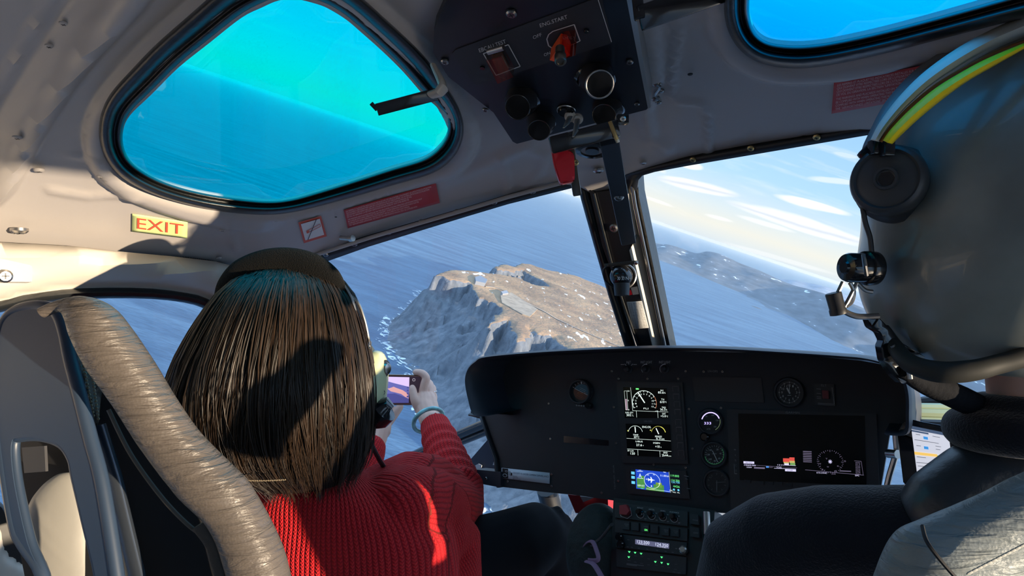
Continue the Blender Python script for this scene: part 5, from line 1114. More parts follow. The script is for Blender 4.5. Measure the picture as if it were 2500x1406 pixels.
b = nb(); slab(b, [S_(x, y, -.06) for x, y in ((20,1050),(190,1060),(275,1560),(90,1560),(20,1200))], -nS * .004); obj('pocket', b, MT['suede'], ls, smooth=False)
b = nb(); slab(b, [S_(x, y, -.045) for x, y in ((60,1092),(115,1088),(118,1150),(66,1154))], nS * .003); obj('pocket_flap', b, M('flap_grey', (.05,.05,.055), .6), ls, smooth=False)
b = nb(); roll(b, [(72,1300),(75,1230),(100,1188),(140,1158),(175,1152)], [(290,1560),(262,1440),(236,1330),(222,1260),(195,1180)], .70, .35, 30); obj('cushion', b, M('cushion_beige', (.27, .26, .235), .5, bump=(40, .2, .003)), ls)
b = nb(); roll(b, [(95,752),(140,733),(200,722),(258,742),(300,786),(365,880),(420,970),(482,1058),(560,1138),(602,1182),(650,1262),(690,1350),(712,1440),(735,1560)], [(110,775),(150,762),(172,790),(188,830),(228,905),(285,985),(345,1080),(398,1152),(448,1212),(500,1262),(528,1305),(545,1350),(562,1420),(570,1560)], .625, 1.0, 90, dd=-.01); obj('leather_bolster', b, LE, ls, ang=80)
b = nb(); sheet(b, [(150,775),(176,790),(200,830),(238,905),(268,905),(300,960),(400,1130),(505,1262),(560,1400),(575,1560),(300,1560),(272,1325),(222,1072),(172,880)], [], lambda x, y: PD(x, y, .705), 40); obj('side_panel', b, MT['suede'], ls, mods=[SOL(.01, 1)])
b = nb(); sheet(b, [(158,772),(190,800),(226,880),(258,920),(246,975),(240,1030),(228,1052),(205,970),(184,880)], [], lambda x, y: PD(x, y, .680 - .012 * math.exp(-((x - 150 - (y - 770) * .33) / 22) ** 2)), 9); obj('gusset', b, M('gusset_leather', (.10, .085, .07), .45, bump=(160, .8, .004)), ls, mods=[SOL(.002, 1)])
b = nb()
for k in range(26):
    t = k / 25; x0_, y0_ = 186 + 42 * t, 800 + 215 * t
    for dx in (0, 24): ell(b, PD(x0_ + dx * (1 - .5 * t), y0_ + dx * .3, .663), (.0016, .0016, .0010), RC, 6)
obj('stitching', b, M('stitch_tan', (.36, .28, .18), .6), ls, kind='stuff')
b = nb(); tube(b, cr([PD(x, y, .606) for x, y in ((262,905),(300,985),(352,1080),(402,1152),(452,1212),(505,1264),(512,1270))], 8), [.0028 + .0006 * math.sin(k * 2.1) for k in range(49)], 8); obj('piping', b, M('piping_fuzzy', (.17, .14, .115), .9, bump=(500, 1, .002)), ls)
b = nb(); tube(b, cr([PD(x, y, .618) for x, y in ((172,790),(200,830),(238,900),(262,906))], 8), .0016, 6); tube(b, cr([PD(x, y, .628) for x, y in ((265,1000),(320,1110),(400,1220),(470,1290),(500,1300))], 8), .0020, 6); obj('edge_piping', b, M('piping_dark', (.08, .065, .05), .5), ls)
b = nb(); tube(b, [PD(x, y, .672) for x, y in ((235,1040),(275,1170),(330,1400),(350,1560))], .014, 14, flat=.5); obj('back_tube', b, M('tube_blue_grey', (.07, .085, .11), .25, .6), ls)
b = nb(); roll(b, [(508,1268),(528,1305),(545,1350),(560,1420),(570,1560)], [(470,1290),(500,1330),(512,1370),(528,1430),(535,1560)], .63, .8, 24); obj('lower_welt', b, M('welt_suede', (.07, .06, .052), .7, bump=(90, .8, .004)), ls)
b = nb(); roll(b, [(430,1420),(560,1330),(690,1300),(800,1330)], [(430,1900),(560,1900),(690,1900),(800,1900)], 1.12, .3, 16); obj('seat_front', b, MT['suede'], ls)
# webbing at bottom left
b = nb(); slab(b, [DL(x, y, .03) for x, y in ((-60,1180),(5,1240),(50,1330),(110,1430),(110,1560),(-100,1560))], nDL * -.02); obj('door_pocket', b, MT['black'], label='black door pocket in the lower left corner beside the seat', cat='door pocket', smooth=False)
rs_ = empty('right_seat', PD(2500, 1700, .55), 'pale grey leather seat bolster in the lower right corner, behind the pilot', 'seat')
b = nb(); roll(b, [(2120,1560),(2135,1450),(2162,1372),(2200,1308),(2258,1278),(2340,1243),(2420,1207),(2500,1165),(2600,1130),(2700,1140)], [(2300,1640),(2330,1520),(2380,1460),(2420,1430),(2448,1412),(2480,1392),(2520,1370),(2590,1330),(2700,1270),(2830,1200)], .455, .8, 60); obj('leather_bolster', b, LE2, rs_, ang=80)
b = nb(); tube(b, cr([PD(x, y, d) for x, y, d in ((2252,1284,.443),(2262,1320,.424),(2290,1360,.4155),(2335,1412,.414),(2370,1450,.42))], 8), .0013, 6); obj('seam', b, MT['suede'], rs_)
b = nb()
for k in range(13): t = k / 12; ell(b, PD(2368 + 140 * t, 1398 - 72 * t, .421), (.0028, .0010, .0010), RC @ Matrix.Rotation(rad(27), 3, 'Z'), 6)
obj('stitching', b, M('stitch_pale', (.38, .38, .34), .6), rs_, kind='stuff')
b = nb(); roll(b, [(2330,1600),(2440,1420),(2700,1280),(2850,1240)], [(2500,2200),(2700,2200),(2800,2200),(2900,2200)], .52, .3, 16); obj('backrest', b, MT['suede'], rs_)
# ------------------------------------------------ people
SK = M('skin', (.60, .36, .27), .5, var=(40, .08)); SK.node_tree.nodes['Principled BSDF'].inputs['Subsurface Weight'].default_value = .08; SK.node_tree.nodes['Principled BSDF'].inputs['Subsurface Radius'].default_value = (.01, .004, .002)
def knitmat(nt, b, tc):
    N, L = nt.nodes, nt.links; at = N.new('ShaderNodeAttribute'); at.attribute_name = 'knit'; sp = N.new('ShaderNodeSeparateXYZ'); L.new(at.outputs['Vector'], sp.inputs[0])
    def m(op, a, c=None, d=None):
        n = N.new('ShaderNodeMath'); n.operation = op
        for i, q in enumerate((a, c, d)):
            if q is None: continue
            if isinstance(q, (int, float)): n.inputs[i].default_value = q
            else: L.new(q, n.inputs[i])
        return n.outputs[0]
    no = N.new('ShaderNodeTexNoise'); no.inputs['Scale'].default_value = 12; L.new(tc.outputs['Object'], no.inputs['Vector'])
    u = m('MULTIPLY_ADD', no.outputs['Fac'], .012, sp.outputs[0]); v = sp.outputs[1]
    U_ = m('MULTIPLY', u, 150.0); fr = m('FRACT', U_); tri = m('ABSOLUTE', m('SUBTRACT', fr, .5)); rib = m('SINE', m('MULTIPLY', fr, math.pi))
    st = m('SINE', m('MULTIPLY', m('ADD', m('MULTIPLY', v, 210.0), m('MULTIPLY', tri, 1.3)), math.tau))
    h = m('MULTIPLY', rib, m('MULTIPLY_ADD', st, .30, .70))
    fz = N.new('ShaderNodeTexNoise'); fz.inputs['Scale'].default_value = 600; fz.inputs['Detail'].default_value = 3; L.new(tc.outputs['Object'], fz.inputs['Vector'])
    h2 = m('MULTIPLY_ADD', fz.outputs['Fac'], .35, h)
    bu = N.new('ShaderNodeBump'); bu.inputs['Strength'].default_value = 1; bu.inputs['Distance'].default_value = .0028; L.new(h2, bu.inputs['Height']); L.new(bu.outputs[0], b.inputs['Normal'])
    r = N.new('ShaderNodeValToRGB'); r.color_ramp.elements[0].position = .05; r.color_ramp.elements[0].color = (.30, .006, .012, 1); r.color_ramp.elements[1].position = .7; r.color_ramp.elements[1].color = (.66, .018, .024, 1)
    L.new(h, r.inputs[0]); L.new(r.outputs[0], b.inputs['Base Color']); b.inputs['Sheen Weight'].default_value = .25; b.inputs['Sheen Tint'].default_value = (1, .2, .15, 1)
KN = M('red_knit', (.6, .02, .03), .85, spec=.2, extra=knitmat)
wo = empty('person', PD(800, 1750, 1.02), 'dark-haired person in a red knitted sweater, seen from behind holding up a phone', 'person')
def chain(bm, pts, seg=14): capsule(bm, [PD(x, y, d) for x, y, d, r in pts], [p[3] for p in pts], seg)
def ering(x0, x1, y, d, hd, n=28): c = PD((x0 + x1) / 2, y, d); hw = (x1 - x0) / 2 * d / F; return [c + CR * hw * math.cos(a) - CF * hd * math.sin(a) for a in [k * math.tau / n for k in range(n)]]
# body: head, neck, trunk, arms (one skin); hands at finer resolution joined at the wrists
b = nb(); ell(b, PD(704, 815, .945), (.076, .088, .096), Matrix((CR, CF, CU)).transposed(), 24)
ell(b, PD(704, 850, 1.01), (.05, .05, .075), Matrix((CR, CF, CU)).transposed(), 16); ell(b, PD(704, 850, 1.058), (.012, .018, .02), seg=10)
for s in (-1, 1): ell(b, PD(704 + s * 136, 830, .955), (.010, .02, .032), Matrix((CR, CF, CU)).transposed(), 10)
chain(b, [(704,900,.96,.055),(715,1180,.97,.06)])
chain(b, [(560,1290,.99,.05),(800,1300,.99,.085),(1000,1270,.99,.05)]); chain(b, [(800,1320,1.0,.10),(800,1700,1.02,.12)])
chain(b, [(1000,1250,1.0,.045),(1110,1250,1.26,.038),(1064,1045,1.485,.024),(1052,1028,1.50,.0225)])
chain(b, [(560,1290,1.0,.045),(760,1330,1.28,.038),(905,1110,1.47,.025),(914,1082,1.485,.0235)])
bd = fuse(b, .006, 4)
P6 = lambda x, y: (860 + .2133 * x, 840 + .2133 * y)
def hand(specs, vox=.0017):
    b = nb()
    for pts in specs: capsule(b, cr([PD(*P6(x, y), d) for x, y, d, r in pts], 4), list(np.interp(np.linspace(0, 1, (len(pts) - 1) * 4 + 1), np.linspace(0, 1, len(pts)), [p[3] for p in pts])), 12)
    return fuse(b, vox, 3, .5)
h1 = hand([[(890,900,1.500,.0215),(850,800,1.52,.0215),(820,700,1.535,.021),(815,620,1.545,.018)],            # palm, thumb side
           [(900,840,1.52,.018),(895,720,1.545,.019),(880,620,1.56,.016)],
           [(800,640,1.542,.0125),(812,540,1.548,.0105),(830,450,1.55,.0100),(845,385,1.552,.0095),(800,335,1.556,.0088),(730,322,1.560,.0078)],   # index over the top edge
           [(780,740,1.53,.014),(730,660,1.528,.0115),(705,590,1.532,.0100),(692,520,1.538,.0088),(688,500,1.540,.0075)],           # thumb on the screen
           [(865,620,1.56,.012),(885,520,1.575,.0102),(880,450,1.592,.0094),(820,430,1.605,.0088),(740,440,1.605,.0078)],           # middle behind the phone
           [(890,660,1.565,.0115),(912,570,1.58,.0098),(915,500,1.600,.0090),(850,480,1.612,.0084),(770,490,1.612,.0075)],
           [(905,720,1.565,.0105),(930,640,1.58,.0088),(928,580,1.598,.0080),(870,560,1.608,.0074),(810,570,1.608,.0066)]])
h2 = hand([[(255,1150,1.485,.022),(280,1060,1.50,.024),(300,960,1.515,.025),(310,890,1.53,.021)],
           [(350,1000,1.52,.018),(370,930,1.53,.016)],
           [(350,960,1.52,.0125),(440,860,1.548,.0105),(500,780,1.568,.0098),(540,725,1.583,.0088),(548,705,1.588,.0078)],           # little finger side under the phone
           [(300,900,1.52,.013),(350,800,1.525,.0115),(400,730,1.535,.0105),(412,690,1.542,.0090)],                                       # thumb on the lower edge
           [(330,900,1.54,.012),(400,780,1.565,.010),(440,690,1.585,.0095),(430,610,1.600,.0085),(400,560,1.605,.0075)],
           [(310,880,1.54,.012),(340,770,1.57,.010),(350,680,1.592,.0095),(340,590,1.605,.0085),(330,520,1.606,.0075)],
           [(290,880,1.54,.012),(280,770,1.57,.010),(270,690,1.592,.0095),(260,600,1.605,.0085),(255,540,1.606,.0075)]])
bj = bmesh.new()
for me in (bd, h1, h2): bj.from_mesh(me)
obj('body', bj, SK, wo, ang='keep')
# sweater
b = nb()
loft(b, [ering(*r) for r in ((648,880,1158,.965,.062),(640,905,1172,.965,.078),(590,975,1200,.975,.092),(555,1060,1245,.985,.105),(540,1108,1300,.99,.115),(535,1122,1380,1.0,.12),(530,1120,1500,1.01,.125),(540,1090,1650,1.02,.13),(560,1060,1760,1.03,.13))])
chain(b, [(975,1245,.985,.066),(1035,1240,1.06,.064),(1085,1242,1.16,.058),(1112,1236,1.25,.054),(1118,1200,1.29,.050)])
chain(b, [(1045,1310,1.05,.066),(1085,1330,1.09,.062),(1085,1420,1.06,.060)])
chain(b, [(930,1205,1.02,.045),(1000,1172,1.10,.047),(1050,1175,1.19,.048),(1090,1205,1.26,.050)])
fp = []
for k in range(25):
    t = k / 24; x = 1116 + (1061 - 1116) * t; y = 1205 + (1036 - 1205) * t ** .95; fp.append((x, y, 1.28 + .20 * t, (.052 * (1 - t) + .0325 * t) + .0035 * math.sin(k * 1.75) * (1 if t < .8 else 0)))
b2 = [PD(x, y, d) for x, y, d, r in fp]; tube(b, b2, [p[3] for p in fp], 20)
chain(b, [(560,1285,1.0,.062),(660,1330,1.15,.052),(760,1335,1.28,.05),(840,1230,1.37,.044),(892,1130,1.45,.038),(906,1098,1.47,.033)])
me = fuse(b, .0045, 4)
q = lambda x, y, d: tuple(PD(x, y, d))
limb_uv(me, [(q(800,1150,1.0), q(800,1800,1.02), .13, tuple(-CF)), (q(985,1245,1.0), q(1112,1240,1.27), .055, tuple(CU)), (q(1116,1215,1.28), q(1060,1030,1.49), .042, tuple(-CF)), (q(1065,1310,1.05), q(1085,1450,1.06), .065, tuple(-CF)), (q(560,1285,1.0), q(760,1335,1.28), .05, tuple(-CF)), (q(760,1335,1.28), q(908,1095,1.475), .04, tuple(-CF))])
obj('sweater', me, KN, wo, ang='keep', label='red hand-knitted sweater')
b = nb(); P = [PD(704 + 118 * math.cos(a), 1163 - 6 * math.sin(a), .965 - .062 * math.sin(a) - .004) for a in [k * math.tau / 40 for k in range(40)]]; tube(b, P, .008, 8, True); 
me = fuse(b, .003, 2); limb_uv(me, [(q(704,1150,.965), q(704,1180,.965), .06, tuple(-CF))]); obj('collar', me, KN, wo, ang='keep')
# trousers
TR = M('black_trousers', (.004, .004, .006), .85, spec=.15, bump=(7, .25, .006)); b = nb()
chain(b, [(820,1640,1.03,.13),(960,1500,1.05,.10),(1120,1400,1.15,.088),(1250,1345,1.22,.074),(1316,1304,1.27,.060),(1338,1320,1.29,.058),(1350,1420,1.33,.056),(1365,1700,1.40,.052)], 20); chain(b, [(700,1640,1.03,.12),(760,1480,1.2,.085),(800,1400,1.42,.062),(820,1600,1.48,.05)])
chain(b, [(1360,1250,1.28,.013),(1384,1300,1.28,.013),(1398,1400,1.30,.014),(1405,1560,1.32,.014)]); chain(b, [(1378,1268,1.29,.012),(1410,1320,1.31,.013),(1424,1400,1.33,.014),(1430,1560,1.36,.014)])
obj('trousers', fuse(b, .007, 3), TR, wo, ang='keep')
# hair
HR = [(646,676,736,.945,.015),(652,650,765,.943,.038),(664,618,795,.94,.060),(685,588,826,.935,.078),(720,555,848,.93,.092),(760,530,862,.925,.100),(810,502,872,.92,.105),(870,472,881,.915,.108),(930,450,888,.91,.108),(990,438,890,.91,.104),(1050,438,889,.912,.098),(1100,462,882,.915,.088),(1140,520,868,.918,.076),(1172,596,846,.92,.060)]
ys = [r[0] for r in HR]
def hp(th, v, o=0.0, droop=0):                                          # th: 0 right, 90 back, 180 left
    y = 646 + (1172 - 646) * v; g = [float(np.interp(min(y, 1172), ys, [r[i] for r in HR])) for i in (1, 2, 3, 4)]
    if y > 1172: k = min(1, (y - 1172) / 200); g[3] *= 1 - .3 * k
    hw = (g[1] - g[0]) / 2 * g[2] / F; a = rad(th); return PD((g[0] + g[1]) / 2, y, g[2]) + CR * (hw + o) * math.cos(a) - CF * (g[3] + o) * math.sin(a)
b = nb(); loft(b, [ering(r[1] + 8, r[2] - 8, r[0] + 3, r[3], r[4] - .004) for r in HR]); 
def hairmat(nt, b, tc):
    N, L = nt.nodes, nt.links; at = N.new('ShaderNodeAttribute'); at.attribute_name = 'shade'; r = N.new('ShaderNodeValToRGB'); r.color_ramp.elements[0].color = (.004, .003, .002, 1); r.color_ramp.elements[1].color = (.038, .020, .010, 1)
    L.new(at.outputs['Fac'], r.inputs[0]); L.new(r.outputs[0], b.inputs['Base Color'])
HM = M('dark_hair', (.03, .018, .012),   .46, spec=.35, extra=hairmat); hb = obj('hair', b, M('hair_base', (.005, .003, .003), .9, spec=.1), wo)
vs, fs, sh = [], [], []; rnd = random.Random(3)
def strand(th0, v0, v1, th1, lift, w, c, flick=0, n=15):
    s = len(vs); ph = rnd.uniform(0, 6.28); am = rnd.uniform(.3, 2.6)
    for i in range(n):
        t = i / (n - 1); v = v0 + (v1 - v0) * t; th = th0 + (th1 - th0) * t ** 1.3 + am * math.sin(ph + t * 5); o = lift * (.3 + .7 * math.sin(math.pi * min(1, t * .9))) + flick * max(0, t - .8) * 5 * .01
        p = hp(th, v, o); a = rad(th); tg = (-CR * math.sin(a) - CF * math.cos(a)).normalized(); ww = w * (1 - .75 * max(0, t - .6) / .4); tw = .35 * math.sin(ph + 3 * t); nrm = (CR * math.cos(a) - CF * math.sin(a)) * tw * ww
        vs.append(tuple(p - tg * ww / 2 - nrm)); vs.append(tuple(p + (CR * math.cos(a) - CF * math.sin(a)) * ww * .35)); vs.append(tuple(p + tg * ww / 2 + nrm)); sh.extend([c] * 3)
    for i in range(n - 1):
        for k in (0, 1): fs.append((s + 3*i + k, s + 3*i + k + 1, s + 3*i + k + 4, s + 3*i + k + 3))
for c in range(380):
    th = rnd.uniform(-28, 208); v0 = rnd.choice((0, 0, 0, .0, .01, .02, .05, .12, .28)) * rnd.uniform(.5, 1.2); v1 = rnd.uniform(.84, 1.04); lf = rnd.uniform(-.003, .014); fk = rnd.uniform(-.4, 1); dth = rnd.uniform(-7, 7); cc = rnd.random() ** 1.5
    for k in range(13):
        sp = rnd.gauss(0, 3.0); strand(th + sp, max(0, v0 + rnd.uniform(-.02, .03)), v1 + rnd.uniform(-.06, .02), th + dth + sp * .25, lf + rnd.uniform(0, .0022), rnd.uniform(.0010, .0019), min(1, max(0, cc * .6 + rnd.uniform(-.1, .4))), fk)
for k in range(260): th = rnd.uniform(-25, 205); strand(th, rnd.uniform(0, .5), rnd.uniform(.85, 1.09), th + rnd.uniform(-14, 14), rnd.uniform(.006, .015), rnd.uniform(.0004, .0007), rnd.uniform(.5, 1), rnd.uniform(-1, 2))
me = bpy.data.meshes.new('hair_strands'); me.from_pydata(vs, [], fs); at = me.attributes.new('shade', 'FLOAT', 'POINT'); at.data.foreach_set('value', sh)
obj('hair_strands', me, HM, wo, ang='keep', kind='stuff')
# headset
PL_ = M('plush_pad', (.006, .006, .006), .95, spec=.1, bump=(700, 1, .004)); PL_.node_tree.nodes['Principled BSDF'].inputs['Sheen Weight'].default_value = .03
CUP = M('cup_cream_green', (.60, .62, .36), .28, coat=.3); hs = empty('headset', PD(704, 640, .93), 'aviation headset with pale green ear cups and plush headband on the dark-haired passenger', 'headset')
b = nb(); pts = cr([PD(x, y, d) for x, y, d in ((540,752,.925),(556,706,.915),(590,668,.905),(645,645,.90),(705,640,.90),(760,655,.90),(800,684,.905),(826,722,.915))], 8)
tube(b, pts, [.011,.017,.0195,.020,.020,.021,.020,.014], 16, flat=.62, hint=CF); obj('plush_pad', b, PL_, hs, mods=[('SUBSURF', dict(levels=1, render_levels=1))])
b = nb(); pts = cr([PD(x, y, d) for x, y, d in ((690,628,.93),(760,640,.93),(812,672,.93),(846,716,.93),(868,762,.93),(880,812,.93),(884,850,.935))], 8); tube(b, pts, .0042, 10, flat=.5); obj('headband', b, MT['gloss'], hs)
b = nb(); pts = cr([PD(x, y, d) for x, y, d in ((775,640,.915),(820,672,.912),(852,716,.91),(868,760,.91),(878,806,.912),(884,846,.92))], 8); tube(b, pts, .0021, 8)
pts = cr([PD(x, y, d) for x, y, d in ((842,712,.912),(872,736,.912),(890,780,.912),(900,826,.915),(902,848,.925))], 8); tube(b, pts, .0019, 8); tube(b, [PD(872,846,.92), PD(904,850,.92)], .0035, 8); obj('wire_yoke', b, MT['steel'], hs)
b = nb(); lathe(b, PD(858,733,.915), CR * .5 - CF, [(.006,0),(.006,.003),(.004,.005)], 16); box(b, PD(888,842,.925), (.018, .010, .02), RC, bev=.002); obj('slider', b, MT['gloss'], hs)
RE = Matrix((CR, CU, -CF)).transposed() @ Matrix.Rotation(rad(-6), 3, 'Z')
sq = lambda p: V((math.copysign(abs(p.x) ** .75, p.x), math.copysign(abs(p.y) ** .85, p.y), math.copysign(abs(p.z) ** .8, p.z)))
b = nb(); ell(b, PD(908, 951, .95), (.0205, .0555, .036), RE, 28, fn=sq); cu = obj('ear_cup', b, CUP, hs)
b = nb(); ell(b, PD(884, 940, .945), (.016, .058, .040), RE, 24, fn=sq); obj('ear_seal', b, M('seal_dark', (.05, .06, .055), .5), hs)
b = nb(); o_ = PD(933, 899, .945); ax = (CR - CF * .45).normalized(); lathe(b, o_, ax, [(.0100,0),(.0110,.002),(.0110,.0055),(.0085,.007),(.0075,.010),(.004,.0115)], 24, mis=[0,0,0,1,1,1,1,1,1]); 
for k in range(24): x, y = frame(ax); a = k * math.tau / 24; cyl(b, o_ + (x * math.cos(a) + y * math.sin(a)) * .0110 + ax * .001, o_ + (x * math.cos(a) + y * math.sin(a)) * .0110 + ax * .006, .0009, seg=5)
obj('volume_knob', b, [MT['black'], MT['dsteel']], cu)
b = nb(); f = lambda u, v, o=0: PD(924 + 20 * u + (1 - v) * -8, 985 - 42 * v, .9265 + .012 * u)
line(b, f, [(.3,1),(.3,.1),(1,.0)], .05); line(b, f, arc(.75, .62, .12, 0, 360, .7, 12), .06); line(b, f, [(.55,.35),(.9,.35)], .06); obj('cup_mark', b, MT['black'], cu)
b = nb(); tube(b, [PD(905,1034,.945), PD(922,1016,.935), PD(938,1000,.93), PD(948,990,.93), PD(956,998,.93)], [.009,.0195,.019,.012,.006], 18); obj('microphone_joint', b, MT['gloss'], hs)
b = nb(); tube(b, cr([PD(895,1040,.95), PD(905,1080,.97), PD(925,1120,1.0), PD(945,1160,1.03), PD(940,1220,1.04)], 8), .0035, 8); obj('cord', b, MT['black'], hs)
b = nb(); ell(b, PD(500, 930, .97), (.012, .05, .034), RE, 20); obj('ear_cup', b, CUP, hs)
b = nb(); ell(b, PD(520,742,.93), (.004, .006, .004), RE, 10); obj('pivot', b, MT['steel'], hs)
# chain at the neckline
b = nb(); P = [PD(570 + k * 4.5, 1171 + 2.5 * math.sin(k / 28 * 3.1), .80) for k in range(29)]
for k, p in enumerate(P): ell(b, p, (.0013, .0009, .0009), RC @ Matrix.Rotation(rad(40 * (-1) ** k), 3, 'Z'), 6)
obj('twisted_cord', b, M('cord_gold', (.45, .36, .24), .4, .5), label='thin twisted pale cord stretched from the seat bolster to the hair', cat='cord', kind=None)
# phone
ph = empty('smartphone', PD(950, 988, 1.555), 'smartphone held level in both hands, its screen showing the headland', 'phone')
fq_ = lambda d0: (lambda x, y, off=0: PD(x, y, d0 - off))
b = nb(); slab(b, [PD(x, y, 1.5535) for x, y in ((868,914),(874,912.5),(1026,916.5),(1031,920),(1029,986),(1024,989),(872,989.5),(867,987))], CF * .008); bmesh.ops.bevel(b, geom=b.edges[:], offset=.0012, segments=2, affect='EDGES'); obj('phone_case', b, M('phone_frame_gold', (.42, .33, .24), .3, .8), ph)
b = nb(); f = quad(((870,916),(1028,919.5),(1026,986),(869,986.5)), fq_(1.5535), .0006)
rect(b, f, 0, 0, 1, 1, 0, 0); rect(b, f, .12, .04, .82, .97, 1, .0002); fp_ = lambda P, m_, o: b.faces.new([b.verts.new(f(x, y, o)) for x, y in P]).__setattr__('material_index', m_)
fp_([(.30,.97),(.82,.97),(.82,.62),(.60,.74),(.40,.86)], 2, .0004); fp_([(.46,.64),(.50,.55),(.58,.62),(.62,.58),(.72,.50),(.80,.38),(.815,.20),(.76,.26),(.70,.36),(.60,.42),(.54,.45),(.50,.52)], 3, .0006); fp_([(.12,.04),(.82,.04),(.82,.18),(.70,.30),(.60,.38),(.45,.36),(.30,.20)], 4, .0005)
disc(b, f, .89, .88, .06, 5, .0008, 2.3, 12); disc(b, f, .89, .88, .03, 6, .0010, 2.3, 12)
for k in range(4): disc(b, f, .80, .60 - .11 * k, .035, 4, .0010, 2.3, 10)
obj('phone_screen', b, [glow('ph_dark', (.035, .02, .03), .3), glow('ph_sea', (.10, .10, .28), .7), glow('ph_sky', (.50, .36, .58), .8), glow('ph_land', (.50, .24, .22), .8), glow('ph_cliff', (.06, .06, .20), .6), glow('ph_ui', (.25, .2, .22), .5), MT['black']], ph, smooth=False)
# bracelet and ring
b = nb(); c = PD(1046, 1026, 1.497); ax = (PD(1033,985,1.535) - PD(1061,1040,1.48)).normalized(); x, y = frame(ax)
tube(b, [c + (x * math.cos(k * math.tau / 40) + y * math.sin(k * math.tau / 40)) * .0345 for k in range(40)], .0048, 12, True)
obj('bangle', b, M('jade_teal', (.16, .42, .42), .12, var=(45, .5), coat=.5), label='teal stone bangle on the raised right wrist, above the red cuff', cat='bracelet')
b = nb(); c = PD(1054, 955, 1.585); tube(b, [c + (CR * math.cos(k * math.tau / 20) * .011 + CF * math.sin(k * math.tau / 20) * .011) for k in range(20)], .0012, 8, True); ell(b, c + CR * .011 - CF * .003, (.0022, .0022, .0022), seg=8); obj('ring', b, MT['steel'], label='thin silver ring on a finger of the raised right hand', cat='ring')

# ------------------------------------------------ pilot
pi = empty('person', PD(2560, 1900, .66), 'person at the right seen from behind in a dark fleece jacket, wearing a flying helmet', 'person')
b = nb(); chain(b, [(2590,700,.62,.085),(2590,860,.62,.060),(2600,1080,.63,.058)], 20); ell(b, PD(2560, 560, .62), (.085, .10, .11), Matrix((CR, CF, CU)).transposed(), 20); chain(b, [(2600,1150,.64,.07),(2600,1700,.70,.13)]); chain(b, [(2580,1220,.64,.05),(2340,1260,.65,.04),(2050,1310,.71,.035),(1850,1350,.79,.03)])
obj('body', fuse(b, .006, 4), SK, pi, ang='keep')
FL = M('navy_fleece', (.009, .010, .015), .95, spec=.2, bump=(420, .9, .0016)); FL.node_tree.nodes['Principled BSDF'].inputs['Sheen Weight'].default_value = .35; FL.node_tree.nodes['Principled BSDF'].inputs['Sheen Roughness'].default_value = .4
b = nb(); chain(b, [(2590,1260,.66,.095),(2600,1700,.72,.16)], 20); chain(b, [(2640,1220,.66,.06),(2440,1250,.66,.052),(2330,1300,.655,.046),(2180,1302,.675,.047),(2030,1302,.71,.050),(1900,1322,.75,.053),(1835,1352,.78,.056),(1810,1480,.80,.058),(1820,1650,.80,.058)], 20)
obj('fleece_jacket', fuse(b, .005, 4), FL, pi, ang='keep')
b = nb(); chain(b, [(2600,1150,.63,.060),(2480,1165,.635,.048),(2390,1190,.64,.042),(2310,1250,.645,.042)], 20); obj('shoulder_panel', fuse(b, .005, 4), M('shoulder_black', (.020, .026, .034), .38, bump=(60, .4, .003)), pi, ang='keep')
b = nb(); 
def cring(cx, cy, d, rx, rd, r, flt=1): tube(b, [PD(cx, cy, d) + CR * rx * math.cos(a) - CF * rd * math.sin(a) + CU * .006 * math.sin(a) for a in [k * math.tau / 40 for k in range(40)]], r, 12, True)
cring(2575, 1052, .63, .072, .066, .0205); cring(2590, 1000, .63, .062, .060, .015); obj('collar', fuse(b, .004, 4), FL, pi, ang='keep')
# helmet
HG = M('helmet_grey_green', (.20, .215, .195), .34, var=(14, .22), bump=(30, .08, .002), coat=.25)
he = empty('flying_helmet', PD(2500, 520, .60), 'large scuffed grey-green flying helmet with a yellow visor, at the right edge', 'helmet')
HL = [(-60,2560,2700),(-20,2500,2740),(30,2430,2790),(80,2372,2830),(150,2300,2860),(250,2222,2885),(350,2166,2895),(450,2140,2895),(540,2140,2890),(590,2130,2885),(640,2120,2880),(700,2119,2870),(760,2132,2860),(810,2158,2840),(850,2190,2810),(880,2228,2770),(898,2275,2720),(904,2320,2680)]
b = nb(); rings = []
for y, a, c_ in HL:
    hd_ = .145 * math.sin(math.acos(max(-.98, min(.98, (y - 440) / 560)))) if y < 800 else .145 * (.76 - (y - 800) * .0022); ctr = PD((a + c_) / 2, y, .625); hw = (c_ - a) / 2 * .60 / F
    rings.append([ctr + CR * hw * math.copysign(abs(math.cos(t)) ** .9, math.cos(t)) - CF * hd_ * math.sin(t) for t in [k * math.tau / 48 for k in range(48)]])
loft(b, rings); obj('helmet_shell', b, HG, he, mods=[('SUBSURF', dict(levels=1, render_levels=2))], ang=180)
b = nb(); tube(b, cr([PD(x, y, d) for x, y, d in ((2160,800,.615),(2185,845,.60),(2215,882,.575),(2262,902,.555),(2315,909,.545),(2380,903,.54),(2440,888,.54),(2520,868,.54),(2620,850,.55))], 8), [.004,.007,.008,.009,.009,.008,.008,.008], 12); obj('edge_roll', b, M('edge_leather', (.03, .03, .027), .6, spec=.2), he)
def band(name, A_, B_, d, mat, th=.002, par=he, dd=0, **k):
    A_ = [V((*p, 0)) for p in A_]; B_ = [V((*p, 0)) for p in B_]; A2, B2 = cr(A_, 8), cr(B_, 8); n = min(len(A2), len(B2)); bb = nb(); rows = []
    for i in range(n):
        D = d + dd * i / n; rows.append([bb.verts.new(PD(A2[i].x * (1 - t) + B2[i].x * t, A2[i].y * (1 - t) + B2[i].y * t, D - .010 * math.sin(math.pi * t))) for t in (0, .25, .5, .75, 1)])
    for i in range(n - 1):
        for j in range(4): bb.faces.new((rows[i][j], rows[i+1][j], rows[i+1][j+1], rows[i][j+1]))
    return obj(name, bb, mat, par, mods=[SOL(th)], **k)
